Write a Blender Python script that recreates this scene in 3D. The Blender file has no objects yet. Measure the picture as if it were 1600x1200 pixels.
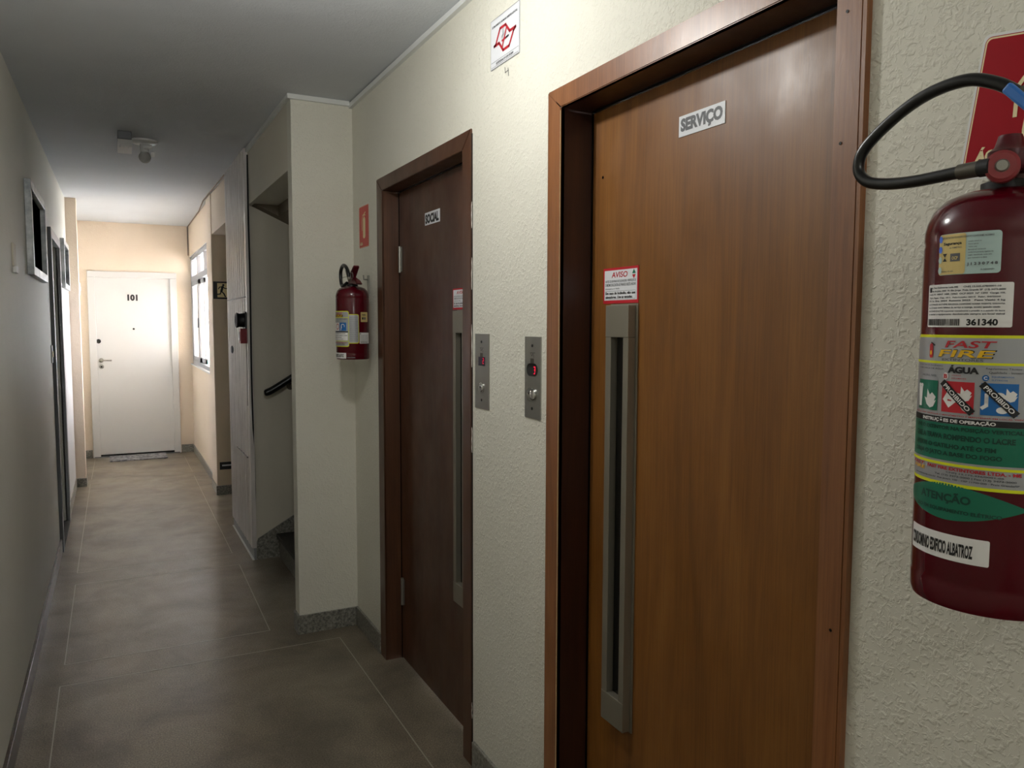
import bpy, bmesh, math, random
from mathutils import Vector, Matrix
from mathutils.geometry import tessellate_polygon
random.seed(7)
scn = bpy.context.scene
COL = scn.collection

# ---------------------------------------------------------------- camera
RIGHT = Vector((0.891101, -0.453792, 0.003297)); UP = Vector((0.031685, 0.069463, 0.997081)); FWD = Vector((0.452697, 0.888396, -0.076277))
cam_d = bpy.data.cameras.new('camera')
cam_d.sensor_width = 36.0
cam_d.lens = 1216.9 / 1600 * 36.0
cam_d.clip_start = 0.02
cam = bpy.data.objects.new('camera', cam_d)
mw = Matrix.Identity(4)
for i in range(3):
    mw[i][0] = RIGHT[i]; mw[i][1] = UP[i]; mw[i][2] = -FWD[i]
mw.translation = Vector((0, 0, 1.6))
cam.matrix_world = mw
COL.objects.link(cam)
scn.camera = cam

# ---------------------------------------------------------------- world, exposure
w = bpy.data.worlds.new('overcast_sky'); scn.world = w; w.use_nodes = True
bg = w.node_tree.nodes['Background']
bg.inputs['Color'].default_value = (0.985, 0.975, 1.0, 1); bg.inputs['Strength'].default_value = 26.0
scn.view_settings.view_transform = 'Standard'; scn.view_settings.look = 'None'
scn.view_settings.gamma = 1.0; scn.view_settings.use_curve_mapping = False
scn.view_settings.exposure = 0.06
LAMP_STRENGTH = 350.0
LAMP_COLOR = (1.0, 0.985, 0.94, 1)

# ---------------------------------------------------------------- materials
def lin(c):
    def f(v):
        v /= 255.0
        return v / 12.92 if v <= 0.04045 else ((v + 0.055) / 1.055) ** 2.4
    return (f(c[0]), f(c[1]), f(c[2]), 1)

def mat(name, col, rough=0.5, metal=0.0, spec=0.5, emit=0, coat=0.0):
    m = bpy.data.materials.new(name); m.use_nodes = True
    b = m.node_tree.nodes['Principled BSDF']
    b.inputs['Base Color'].default_value = lin(col)
    b.inputs['Roughness'].default_value = rough
    b.inputs['Metallic'].default_value = metal
    b.inputs['Specular IOR Level'].default_value = spec
    b.inputs['Coat Weight'].default_value = coat
    b.inputs['Coat Roughness'].default_value = 0.14
    if emit:
        b.inputs['Emission Color'].default_value = lin(col)
        b.inputs['Emission Strength'].default_value = emit
    return m

def nodes(m):
    return m.node_tree.nodes, m.node_tree.links, m.node_tree.nodes['Principled BSDF']

def coords(m, scale=(1, 1, 1), kind='Object'):
    n, l, b = nodes(m)
    tc = n.new('ShaderNodeTexCoord'); mp = n.new('ShaderNodeMapping')
    mp.inputs['Scale'].default_value = scale
    l.new(tc.outputs[kind], mp.inputs['Vector'])
    return mp.outputs['Vector']

def noise(m, vec, scale, detail=4, rough=0.55, dist=0.0):
    n, l, b = nodes(m)
    t = n.new('ShaderNodeTexNoise')
    t.inputs['Scale'].default_value = scale; t.inputs['Detail'].default_value = detail
    t.inputs['Roughness'].default_value = rough; t.inputs['Distortion'].default_value = dist
    l.new(vec, t.inputs['Vector'])
    return t.outputs['Fac']

def ramp(m, fac, stops):
    n, l, b = nodes(m)
    r = n.new('ShaderNodeValToRGB')
    el = r.color_ramp.elements
    while len(el) < len(stops): el.new(0.5)
    for e, (p, c) in zip(el, stops):
        e.position = p; e.color = lin(c) if isinstance(c, tuple) else (c, c, c, 1)
    l.new(fac, r.inputs['Fac'])
    return r.outputs['Color']

def mix(m, fac, a, b_, mode='MIX'):
    n, l, b = nodes(m)
    x = n.new('ShaderNodeMix'); x.data_type = 'RGBA'; x.blend_type = mode
    if isinstance(fac, (int, float)): x.inputs[0].default_value = fac
    else: l.new(fac, x.inputs[0])
    l.new(a, x.inputs[6]); l.new(b_, x.inputs[7])
    return x.outputs[2]

def bump(m, h, strength, dist, prev=None):
    n, l, b = nodes(m)
    bp = n.new('ShaderNodeBump'); bp.inputs['Strength'].default_value = strength
    bp.inputs['Distance'].default_value = dist
    l.new(h, bp.inputs['Height'])
    if prev is not None: l.new(prev, bp.inputs['Normal'])
    l.new(bp.outputs['Normal'], b.inputs['Normal'])
    return bp.outputs['Normal']

def base(m, c): nodes(m)[1].new(c, nodes(m)[2].inputs['Base Color'])
def rgh(m, c): nodes(m)[1].new(c, nodes(m)[2].inputs['Roughness'])

def plaster(name, c1, c2, amount=0.5, rough=0.75, fine=70, spec=0.3):
    m = mat(name, c1, rough, spec=spec)
    v = coords(m)
    base(m, ramp(m, noise(m, v, 1.3, 4), [(0.3, c2), (0.7, c1)]))
    blobs = ramp(m, noise(m, v, fine, 3, 0.5, 0.6), [(0.48, 0.0), (0.66, 1.0)])
    nn = bump(m, blobs, amount, 0.0035)
    bump(m, noise(m, v, 9, 3), 0.25, 0.012, nn)
    return m

def wood(name, dark, mid, light, rough=0.32, coat=0.35):
    m = mat(name, mid, rough, coat=coat)
    v = coords(m, (6, 6, 0.7))
    g = noise(m, v, 2.0, 8, 0.6, 0.8)
    c = ramp(m, g, [(0.22, dark), (0.5, mid), (0.80, light)])
    v2 = coords(m, (95, 95, 1.6))
    c2 = ramp(m, noise(m, v2, 2.2, 5, 0.7), [(0.30, (172, 160, 150)), (0.6, (255, 255, 255))])
    base(m, mix(m, 0.5, c, c2, 'MULTIPLY'))
    rgh(m, ramp(m, noise(m, coords(m, (3, 3, 2)), 2.5, 6), [(0.3, max(0.3, rough - 0.07)), (0.7, rough + 0.16)]))
    b_ = nodes(m)[2]; b_.inputs['Coat Roughness'].default_value = 0.36
    bump(m, noise(m, coords(m, (14, 14, 4)), 3.0, 5, 0.6, 0.8), 0.16, 0.003)
    return m

M_CREAM = plaster('cream_textured_paint', (230, 228, 216), (224, 221, 207), 0.5, 0.6, 95)
M_LEFT = plaster('grey_beige_paint', (224, 222, 212), (218, 216, 205), 0.18, 0.5, 160)
M_PEACH = plaster('peach_paint', (232, 217, 200), (226, 210, 191), 0.22, 0.7, 120)
M_HALL = plaster('brown_beige_paint', (222, 204, 180), (214, 196, 170), 0.15, 0.7)
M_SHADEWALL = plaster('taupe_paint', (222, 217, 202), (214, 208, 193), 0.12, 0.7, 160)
M_CEIL = plaster('ceiling_paint', (214, 218, 223), (207, 211, 216), 0.22, 0.8, 130)
M_CORNICE = mat('white_pvc_trim', (226, 228, 226), 0.35)
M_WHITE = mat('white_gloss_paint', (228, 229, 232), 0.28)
M_WINF = mat('grey_window_paint', (168, 170, 176), 0.65, spec=0.15)
M_WHITE2 = mat('white_door_paint', (222, 222, 222), 0.4)
M_ORANGE = wood('honey_varnished_wood', (106, 64, 20), (130, 82, 28), (148, 98, 40), 0.42, 0.3)
M_CASE_O = wood('amber_casing_wood', (110, 64, 32), (142, 90, 50), (166, 112, 70), 0.3, 0.5)
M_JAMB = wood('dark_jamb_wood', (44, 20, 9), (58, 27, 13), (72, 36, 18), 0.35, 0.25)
M_BROWN = wood('dark_brown_wood', (60, 34, 20), (78, 46, 27), (94, 58, 36), 0.38, 0.25)
M_CASE_B = wood('brown_casing_wood', (66, 39, 23), (84, 52, 32), (104, 68, 45), 0.36, 0.3)
M_METAL = mat('satin_bronze_aluminium', (150, 144, 130), 0.45, 0.6)
M_METAL_D = mat('dark_aluminium', (96, 92, 84), 0.45, 0.7)
M_STEEL = mat('brushed_steel', (158, 157, 150), 0.38, 0.85)
M_CHROME = mat('polished_chrome', (210, 210, 208), 0.14, 1.0)
M_BLACK = mat('black_void', (8, 8, 9), 0.25)
M_BLACKM = mat('black_print', (20, 20, 22), 0.5)
M_GREYPR = mat('grey_print', (92, 94, 98), 0.5)
M_RUB = mat('black_rubber_hose', (14, 15, 16), 0.28)
M_RED = mat('maroon_enamel', (80, 3, 18), 0.2, spec=0.3, coat=0.28)
M_REDP = mat('maroon_plastic', (84, 10, 22), 0.35)
M_REDSIGN = mat('red_sign', (160, 4, 24), 0.5, spec=0.15)
M_REDSIGN2 = mat('faded_red_sign', (206, 66, 56), 0.45)
M_REDPR = mat('red_print', (190, 30, 44), 0.5)
M_SIGNCR = mat('cream_print', (240, 224, 176), 0.5)
M_PAPER = mat('white_print', (228, 230, 234), 0.4)
M_WHITEPR = mat('white_sticker', (236, 234, 232), 0.4)
M_SILVER = mat('silver_sticker', (172, 174, 178), 0.34, 0.35)
M_YEL = mat('lime_yellow_print', (226, 230, 22), 0.4)
M_GREEN = mat('green_print', (10, 110, 84), 0.35)
M_GREEN2 = mat('dark_green_lettering', (6, 62, 48), 0.4)
M_BLUE = mat('blue_print', (22, 104, 176), 0.4)
M_BLUEP = mat('blue_plastic', (46, 112, 190), 0.4)
M_GOLD = mat('gold_foil', (214, 192, 128), 0.35, 0.3)
M_CYAN = mat('pale_foil', (186, 210, 208), 0.35, 0.2)
M_HOLO = mat('blue_hologram_foil', (92, 132, 240), 0.3, 0.2)
M_LOGOY = mat('orange_yellow_print', (240, 190, 30), 0.4)
M_GREY = mat('grey_metal_paint', (112, 116, 120), 0.45)
M_GREYL = mat('light_grey_paint', (150, 152, 154), 0.4)
M_BOXG = mat('grey_plastic', (120, 122, 128), 0.5)
M_WPL = mat('white_plastic', (232, 232, 230), 0.4)
M_BULBOFF = mat('unlit_bulb_glass', (190, 190, 186), 0.15)
M_BULB = mat('lit_bulb', (255, 248, 232), 0.3)
M_MAT = mat('grey_doormat', (150, 148, 152), 0.95)
M_FRAME = mat('silver_leaf_frame', (176, 180, 182), 0.38, 0.5)
M_PIC = mat('black_panel', (6, 7, 8), 1.0, spec=0.0)
M_LED = mat('red_led', (230, 16, 60), 0.4, emit=0.8)
M_NAVY = mat('dark_display', (22, 26, 48), 0.2)
M_TEAL = mat('teal_paint', (30, 130, 112), 0.6)
M_FACADE = mat('white_render', (222, 224, 226), 0.8)
M_GLASSD = mat('dark_window_glass', (70, 84, 96), 0.15)
M_STRIP = mat('zinc_floor_strip', (176, 170, 156), 0.45, 0.3)
M_STAIR = mat('shadow_dark_tread', (34, 32, 30), 0.4)

m = M_MAT; v = coords(m)
base(m, ramp(m, noise(m, v, 30, 5), [(0.35, (92, 92, 98)), (0.65, (180, 178, 180))]))
bump(m, noise(m, v, 160, 2), 0.6, 0.004)
m = M_FRAME
base(m, ramp(m, noise(m, coords(m, (1, 4, 1)), 9, 6), [(0.35, (120, 126, 130)), (0.65, (205, 208, 208))]))
nn, ll, bb = nodes(M_BULB)
bb.inputs['Emission Color'].default_value = LAMP_COLOR
bb.inputs['Emission Strength'].default_value = LAMP_STRENGTH

# floor: honed grey-brown terrazzo with worn patches
M_FLOOR = mat('terrazzo', (120, 114, 102), 0.35, spec=0.5)
v = coords(M_FLOOR)
speck = ramp(M_FLOOR, noise(M_FLOOR, v, 170, 3, 0.7), [(0.33, (106, 98, 86)), (0.5, (141, 131, 117)), (0.7, (180, 170, 155))])
big = ramp(M_FLOOR, noise(M_FLOOR, v, 2.6, 7, 0.62, 0.5), [(0.33, (150, 144, 132)), (0.62, (232, 228, 218))])
base(M_FLOOR, mix(M_FLOOR, 0.8, speck, big, 'MULTIPLY'))
rgh(M_FLOOR, ramp(M_FLOOR, noise(M_FLOOR, v, 5, 8, 0.65), [(0.3, 0.29), (0.7, 0.42)]))
bump(M_FLOOR, noise(M_FLOOR, v, 240, 2), 0.12, 0.001)
M_GRAN = mat('grey_granite_skirting', (130, 128, 120), 0.35)
v = coords(M_GRAN)
base(M_GRAN, ramp(M_GRAN, noise(M_GRAN, v, 70, 6, 0.75), [(0.35, (72, 72, 68)), (0.5, (128, 126, 118)), (0.68, (170, 168, 158))]))
M_GRAND = mat('brown_granite_skirting', (84, 72, 66), 0.3)
base(M_GRAND, ramp(M_GRAND, noise(M_GRAND, coords(M_GRAND), 60, 6, 0.7), [(0.35, (56, 46, 42)), (0.65, (98, 86, 78))]))
M_PVC = mat('off_white_pvc_board', (214, 208, 204), 0.3)
base(M_PVC, ramp(M_PVC, noise(M_PVC, coords(M_PVC, (4, 4, 0.5)), 6, 6), [(0.3, (214, 208, 204)), (0.6, (236, 231, 227))]))

# ---------------------------------------------------------------- geometry helpers
def world_of(o):
    p = Vector((0, 0, 0))
    while o is not None:
        p += o.location; o = o.parent
    return p

def link(name, bm, mats, parent=None, smooth=False, label=None, kind=None, cat=None, group=None):
    if not isinstance(mats, (list, tuple)): mats = [mats]
    me = bpy.data.meshes.new(name)
    off = world_of(parent) if parent else Vector((0, 0, 0))
    if off.length: bmesh.ops.translate(bm, verts=bm.verts, vec=-off)
    bmesh.ops.recalc_face_normals(bm, faces=bm.faces) if not smooth == 'art' else None
    bm.to_mesh(me); bm.free()
    for mm in mats: me.materials.append(mm)
    o = bpy.data.objects.new(name, me); COL.objects.link(o)
    if parent: o.parent = parent
    if smooth is True:
        for p in me.polygons: p.use_smooth = True
        me.set_sharp_from_angle(angle=math.radians(40))
    tag(o, label, cat, group, kind)
    return o

def tag(o, label=None, cat=None, group=None, kind=None):
    if label: o['label'] = label
    if cat: o['category'] = cat
    if group: o['group'] = group
    if kind: o['kind'] = kind
    return o

def thing(name, loc, label=None, cat=None, group=None, kind=None):
    o = bpy.data.objects.new(name, None); o.location = loc
    o.empty_display_size = 0.05
    COL.objects.link(o)
    return tag(o, label, cat, group, kind)

def box(bm, x0, x1, y0, y1, z0, z1, bev=0.0, mi=0):
    a = bmesh.new()
    bmesh.ops.create_cube(a, size=1.0)
    for v in a.verts:
        v.co = Vector(((x0 + x1) / 2 + v.co.x * (x1 - x0), (y0 + y1) / 2 + v.co.y * (y1 - y0), (z0 + z1) / 2 + v.co.z * (z1 - z0)))
    if bev:
        bmesh.ops.bevel(a, geom=a.edges[:], offset=bev, segments=2, profile=0.5, affect='EDGES')
    merge(bm, a, mi); return bm

def merge(bm, a, mi=0):
    me = bpy.data.meshes.new('tmp'); a.to_mesh(me); a.free()
    n = len(bm.faces)
    bm.from_mesh(me); bpy.data.meshes.remove(me)
    bm.faces.ensure_lookup_table()
    for f in bm.faces[n:]: f.material_index = mi

def B(*args, bev=0.0):
    return box(bmesh.new(), *args, bev=bev)

def prism(bm, pts, axis, a0, a1, mi=0):
    """extrude a polygon given in the two other axes along axis from a0 to a1"""
    def P(u, v, a):
        return {'x': (a, u, v), 'y': (u, a, v), 'z': (u, v, a)}[axis]
    b0 = [bm.verts.new(P(u, v, a0)) for u, v in pts]; b1 = [bm.verts.new(P(u, v, a1)) for u, v in pts]
    n = len(pts); fs = [bm.faces.new(b0), bm.faces.new(b1[::-1])]
    for i in range(n): fs.append(bm.faces.new((b0[i], b0[(i + 1) % n], b1[(i + 1) % n], b1[i])))
    for f in fs: f.material_index = mi
    return bm

def frame_of(d):
    d = d.normalized(); a = Vector((0, 0, 1)) if abs(d.z) < 0.9 else Vector((1, 0, 0))
    u = d.cross(a).normalized(); return u, u.cross(d)

def tube(bm, pts, r, n=12, caps=True, mi=0):
    pts = [Vector(p) for p in pts]
    rs = r if isinstance(r, (list, tuple)) else [r] * len(pts)
    rings = []; u = None
    for i, p in enumerate(pts):
        d = (pts[min(i + 1, len(pts) - 1)] - pts[max(i - 1, 0)])
        d.normalize()
        if u is None: u, w_ = frame_of(d)
        else:
            u = (u - d * u.dot(d)).normalized(); w_ = u.cross(d)
        w_ = u.cross(d)
        rings.append([bm.verts.new(p + (u * math.cos(t) + w_ * math.sin(t)) * rs[i]) for t in [2 * math.pi * k / n for k in range(n)]])
    for a, b in zip(rings, rings[1:]):
        for k in range(n):
            bm.faces.new((a[k], a[(k + 1) % n], b[(k + 1) % n], b[k])).material_index = mi
    if caps:
        bm.faces.new(rings[0]).material_index = mi; bm.faces.new(rings[-1][::-1]).material_index = mi
    return bm

def smooth_path(pts, k=8):
    pts = [Vector(p) for p in pts]; out = []
    P = [pts[0] * 2 - pts[1]] + pts + [pts[-1] * 2 - pts[-2]]
    for i in range(1, len(P) - 2):
        for j in range(k):
            t = j / k
            out.append(0.5 * ((2 * P[i]) + (-P[i - 1] + P[i + 1]) * t + (2 * P[i - 1] - 5 * P[i] + 4 * P[i + 1] - P[i + 2]) * t * t + (-P[i - 1] + 3 * P[i] - 3 * P[i + 1] + P[i + 2]) * t ** 3))
    out.append(pts[-1]); return out

def lathe(bm, prof, center, axis='z', n=48, mi=0):
    """prof: list of (radius, height); revolve about axis through center"""
    c = Vector(center); rings = []
    for r, h in prof:
        ring = []
        for k in range(n):
            t = 2 * math.pi * k / n; a, b = r * math.cos(t), r * math.sin(t)
            if axis == 'z': p = (a, b, h)
            elif axis == 'x': p = (h, a, b)
            else: p = (a, h, b)
            ring.append(bm.verts.new(c + Vector(p)))
        rings.append(ring)
    for A, Bq in zip(rings, rings[1:]):
        for k in range(n):
            bm.faces.new((A[k], A[(k + 1) % n], Bq[(k + 1) % n], Bq[k])).material_index = mi
    bm.faces.new(rings[0]).material_index = mi; bm.faces.new(rings[-1][::-1]).material_index = mi
    return bm

# ---------------------------------------------------------------- flat print and lettering
_text_cache = {}
def text_geo(s, bold):
    bold = 0.018 if s in ('AVISO', 'PROIBIDO', 'FAST', 'FIRE') else 0.055 if s in ('SERVIÇO', 'SOCIAL', '101', 'ÁGUA') else bold
    key = (s, bold)
    if key in _text_cache: return _text_cache[key]
    cu = bpy.data.curves.new('t', 'FONT'); cu.body = s; cu.size = 1.0
    cu.resolution_u = 3; cu.offset = bold if isinstance(bold, float) else 0.038 if bold else 0.008
    ob = bpy.data.objects.new('t', cu)
    me = bpy.data.meshes.new_from_object(ob)
    vs = [(v.co.x, v.co.y) for v in me.vertices]; fs = [tuple(p.vertices) for p in me.polygons]
    bpy.data.objects.remove(ob); bpy.data.curves.remove(cu); bpy.data.meshes.remove(me)
    _text_cache[key] = (vs, fs); return vs, fs

class Art:
    """print laid on a surface; f(u, v, height) gives the world point"""
    def __init__(self, f, curved=False):
        self.f = f; self.bm = bmesh.new(); self.mats = []; self.curved = curved
    def mi(self, m):
        if m not in self.mats: self.mats.append(m)
        return self.mats.index(m)
    def _face(self, pts, h, mi):
        try:
            self.bm.faces.new([self.bm.verts.new(self.f(u, v, h)) for u, v in pts]).material_index = mi
        except ValueError: pass
    def poly(self, pts, m, layer=1):
        mi = self.mi(m); h = layer * 0.00035
        tris = tessellate_polygon([[Vector((u, v, 0)) for u, v in pts]])
        vs = [self.bm.verts.new(self.f(u, v, h)) for u, v in pts]
        for t in tris:
            try: self.bm.faces.new([vs[i] for i in t]).material_index = mi
            except ValueError: pass
    def strip(self, u0, u1, bot, top, m, layer=1, n=None):
        mi = self.mi(m); h = layer * 0.00035
        if n is None: n = max(1, int(abs(u1 - u0) / 0.004)) if self.curved else 1
        us = [u0 + (u1 - u0) * i / n for i in range(n + 1)]
        lo = [self.bm.verts.new(self.f(u, bot(u), h)) for u in us]; hi = [self.bm.verts.new(self.f(u, top(u), h)) for u in us]
        for i in range(n): self.bm.faces.new((lo[i], lo[i + 1], hi[i + 1], hi[i])).material_index = mi
    def rect(self, u0, v0, u1, v1, m, layer=1):
        self.strip(u0, u1, lambda u: v0, lambda u: v1, m, layer)
    def rrect(self, u0, v0, u1, v1, r, m, layer=1):
        def q(u):
            d = min(u - u0, u1 - u)
            if d >= r: return 0
            d = max(d, 0)
            return r - math.sqrt(max(0, r * r - (r - d) ** 2))
        mi = self.mi(m); h = layer * 0.00035
        us = [u0 + r * (1 - math.cos(math.pi / 2 * i / 5)) for i in range(6)]
        k = max(1, int((u1 - u0 - 2 * r) / 0.004)) if self.curved else 1
        us += [u0 + r + (u1 - u0 - 2 * r) * i / k for i in range(1, k)]
        us += [u1 - r * (1 - math.cos(math.pi / 2 * i / 5)) for i in range(5, -1, -1)]
        lo = [self.bm.verts.new(self.f(u, v0 + q(u), h)) for u in us]; hi = [self.bm.verts.new(self.f(u, v1 - q(u), h)) for u in us]
        for i in range(len(us) - 1): self.bm.faces.new((lo[i], lo[i + 1], hi[i + 1], hi[i])).material_index = mi
    def ellipse(self, cu, cv, a, b, m, layer=1, n=24):
        self.poly([(cu + a * math.cos(2 * math.pi * i / n), cv + b * math.sin(2 * math.pi * i / n)) for i in range(n)], m, layer)
    def line(self, pts, wd, m, layer=1, closed=False):
        pts = [Vector((p[0], p[1])) for p in pts]
        if self.curved:
            q = []
            for a_, b_ in zip(pts, pts[1:] + (pts[:1] if closed else [])):
                k_ = max(1, int((b_ - a_).length / 0.004)); q += [a_.lerp(b_, j / k_) for j in range(k_)]
            pts = q if closed else q + [pts[-1]]
        n = len(pts)
        for i in range(n if closed else n - 1):
            a, b = pts[i], pts[(i + 1) % n]; d = (b - a)
            if d.length < 1e-7: continue
            d.normalize(); k = Vector((-d.y, d.x)) * wd / 2; e = d * wd * 0.35
            self._face([tuple(a - e - k), tuple(b + e - k), tuple(b + e + k), tuple(a - e + k)], layer * 0.00035, self.mi(m))
    def text(self, s, u0, v0, u1, v1, m, layer=2, bold=True, shear=0.0, rot=None):
        vs, fs = text_geo(s, bold); mi = self.mi(m); h = layer * 0.00035
        if not vs: return
        x0 = min(p[0] for p in vs); x1 = max(p[0] for p in vs); y0 = min(p[1] for p in vs); y1 = max(p[1] for p in vs)
        out = []
        for x, y in vs:
            a = (x - x0) / (x1 - x0); b = (y - y0) / (y1 - y0)
            if rot:     # rot = (cu, cv, width, height, angle)
                cu_, cv_, wd, ht, an = rot
                p, q = (a - 0.5) * wd, (b - 0.5) * ht
                u, v = cu_ + p * math.cos(an) - q * math.sin(an), cv_ + p * math.sin(an) + q * math.cos(an)
            else:
                u = u0 + a * (u1 - u0) + shear * b * (v1 - v0); v = v0 + b * (v1 - v0)
            out.append(self.bm.verts.new(self.f(u, v, h)))
        for f in fs:
            try: self.bm.faces.new([out[i] for i in f]).material_index = mi
            except ValueError: pass
    def build(self, name, parent, label=None, **k):
        return link(name, self.bm, self.mats, parent, smooth='art', label=label, **k)

def plane_map(o, U, V, N):
    o, U, V, N = Vector(o), Vector(U), Vector(V), Vector(N)
    return lambda u, v, h: o + U * u + V * v + N * h
def wall_map(x, y, z, ang=0.0):     # a surface facing -X: u runs towards -Y, v up
    c, s = math.cos(ang), math.sin(ang)
    return plane_map((x, y, z), (0, -c, s), (0, s, c), (-1, 0, 0))
def cyl_map(cx, cy, r, phi0):       # u = arc length from phi0, v = z
    return lambda u, v, h: Vector((cx + (r + h) * math.cos(phi0 + u / r), cy + (r + h) * math.sin(phi0 + u / r), v))

# ================================================================ STRUCTURE
XR = 1.111; XL = -0.385; XC = 0.805; YB = -1.8; YE = 10.43; HT = 2.96
fl = link('floor', B(-0.6, 3.6, YB, 10.6, -0.1, 0.0), M_FLOOR, kind='structure')
def strip(x0, y0, x1, y1, wd=0.0045):
    a = Vector((x0, y0)); b = Vector((x1, y1)); d = (b - a).normalized(); k = Vector((-d.y, d.x)) * wd / 2
    bm = bmesh.new(); prism(bm, [tuple(a - k), tuple(b - k), tuple(b + k), tuple(a + k)], 'z', -0.002, 0.0006)
    return link('divider_strip', bm, M_STRIP, fl)
for s in [(-0.24, 0.3, -0.264, 3.864), (-0.264, 3.864, 0.978, 3.850), (0.978, 3.850, 0.976, 0.3),
          (-0.258, 4.107, 0.675, 4.105), (0.675, 4.105, 0.692, 5.35), (-0.258, 4.107, -0.262, 5.37), (-0.262, 5.37, 0.692, 5.35),
          (-0.262, 5.62, 0.684, 5.64), (0.684, 5.64, 0.70, 8.75), (-0.262, 5.62, -0.262, 8.72), (-0.262, 8.72, 0.70, 8.75),
          (-0.258, 8.98, 0.703, 9.0), (0.703, 9.0, 0.705, 10.1), (-0.258, 8.98, -0.25, 10.3)]:
    strip(*s)

bm = bmesh.new()
z0, z1 = 2.722 - 0.0095 * 5.8, 2.785
prism(bm, [(YB, z0), (3.98, 2.722), (8.62, 2.79), (10.6, 2.785), (10.6, 3.1), (YB, 3.1)], 'x', -0.6, 3.6)
link('ceiling', bm, M_CEIL, kind='structure')

# right wall with the two lift door openings
bm = bmesh.new()
for y0, y1, za, zb in [(YB, 0.935, 0, HT), (0.935, 1.90, 2.215, HT), (1.90, 2.51, 0, HT), (2.51, 3.53, 2.23, HT), (3.53, 3.985, 0, HT)]:
    box(bm, XR, XR + 0.2, y0, y1, za, zb)
wr = link('wall_right', bm, M_CREAM, kind='structure')
# pier between lift wall and staircase, and its lintel over the stair opening
bm = bmesh.new(); box(bm, XC, 3.6, 3.985, 4.08, 0, HT)
link('wall_pier', bm, M_CREAM, kind='structure')
bm = bmesh.new(); box(bm, XC, 0.98, 4.08, 5.42, 2.372, HT)
link('wall_stair_lintel', bm, M_SHADEWALL, kind='structure')
bm = bmesh.new(); box(bm, 0.812, 3.6, 5.42, 6.42, 0, HT)
link('wall_stair_side', bm, M_SHADEWALL, kind='structure')
link('wall_stair_back', B(3.5, 3.6, 4.08, 5.42, 0, HT), M_SHADEWALL, kind='structure')
# concrete beam under the upper flight, sloping down to the right
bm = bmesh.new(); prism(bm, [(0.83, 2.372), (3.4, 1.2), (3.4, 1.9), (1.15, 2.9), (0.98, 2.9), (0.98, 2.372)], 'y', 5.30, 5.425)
M_BEAM = plaster('beam_render_soffit_shade', (126, 116, 100), (112, 102, 86), 0.3, 0.85)
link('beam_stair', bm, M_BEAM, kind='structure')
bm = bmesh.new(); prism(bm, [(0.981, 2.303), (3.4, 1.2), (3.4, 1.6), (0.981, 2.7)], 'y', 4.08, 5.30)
link('stair_soffit', bm, M_BEAM, kind='structure')  # soffit takes the dark beam colour to stand for paint in shade
# doorway to the side hall past the boarded column
link('wall_hall_lintel', B(0.82, 1.0, 6.42, 7.66, 2.41, HT), M_PEACH, kind='structure')
bm = bmesh.new(); box(bm, 0.82, 3.6, 7.66, 8.10, 0, HT)
link('wall_hall_side', bm, M_HALL, kind='structure')
link('wall_hall_end', B(2.2, 2.3, 6.42, 7.66, 0, HT), M_SHADEWALL, kind='structure')
link('trim_1', B(0.812, 0.82, 7.655, 8.06, 0.09, 2.775), M_PEACH, kind='structure')
# wall around the window
bm = bmesh.new()
box(bm, 0.848, 0.99, 8.10, 10.43, 0, 1.105); box(bm, 0.848, 0.99, 8.10, 10.43, 2.41, HT)
link('wall_window', bm, M_PEACH, kind='structure')
# end wall with the apartment door opening
bm = bmesh.new()
box(bm, -0.6, -0.255, YE, YE + 0.15, 0, HT); box(bm, 0.68, 1.0, YE, YE + 0.15, 0, HT); box(bm, -0.255, 0.68, YE, YE + 0.15, 2.19, HT)
link('wall_end', bm, M_PEACH, kind='structure')
link('wall_behind', B(-0.6, 1.4, YB - 0.1, YB, 0, HT), M_CREAM, kind='structure')
# left wall
bm = bmesh.new()
for y0, y1, za in [(YB, 6.26, 0), (6.26, 7.12, 2.19), (7.12, 10.5, 0)]:
    box(bm, XL - 0.2, XL, y0, y1, za, HT)
link('wall_left', bm, M_LEFT, kind='structure')
link('pillar_left', B(XL - 0.01, -0.293, 8.62, 8.78, 0, HT), M_PEACH, kind='structure')
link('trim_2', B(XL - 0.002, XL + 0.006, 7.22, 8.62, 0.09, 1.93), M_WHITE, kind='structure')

# skirtings
def skirt(name, x0, x1, y0, y1, h=0.1, m=M_GRAN):
    return link(name, box(bmesh.new(), x0, x1, y0, y1, 0, h, bev=0.002), m, kind='structure')
skirt('baseboard_right', XR - 0.011, XR + 0.01, YB, 0.90)
skirt('baseboard_right', XR - 0.011, XR + 0.01, 1.945, 2.47)
skirt('baseboard_right', XR - 0.011, XR + 0.01, 3.562, 3.984)
skirt('baseboard_pier', XC - 0.011, XR - 0.011, 3.974, 3.986, 0.099)
skirt('baseboard_pier', XC - 0.011, XC + 0.001, 3.986, 4.08, 0.099)
skirt('baseboard_column', 0.797, 0.813, 5.40, 6.42, 0.085, M_GREYL)
skirt('baseboard_hall', 0.803, 3.5, 7.643, 7.661, 0.085)
skirt('baseboard_hall', 0.806, 0.813, 7.661, 8.06, 0.085)
skirt('baseboard_window', 0.838, 0.85, 8.10, 10.43, 0.085)
skirt('baseboard_end', 0.70, 0.838, 10.415, 10.432, 0.095)
skirt('baseboard_end', -0.385, -0.275, 10.415, 10.432, 0.095)
skirt('baseboard_pillar', -0.386, -0.288, 8.605, 8.621, 0.085)
skirt('baseboard_pillar', -0.294, -0.286, 8.621, 8.78, 0.085)
skirt('baseboard_left', XL - 0.001, XL + 0.014, YB, 6.18, 0.095, M_GRAND)
skirt('baseboard_left', XL - 0.001, XL + 0.014, 7.20, 8.604, 0.085)
# painted sealing line along the foot of the boarded column
link('trim_3', B(0.786, 0.798, 5.40, 6.42, 0.0, 0.006), M_CORNICE, kind='structure')

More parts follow.
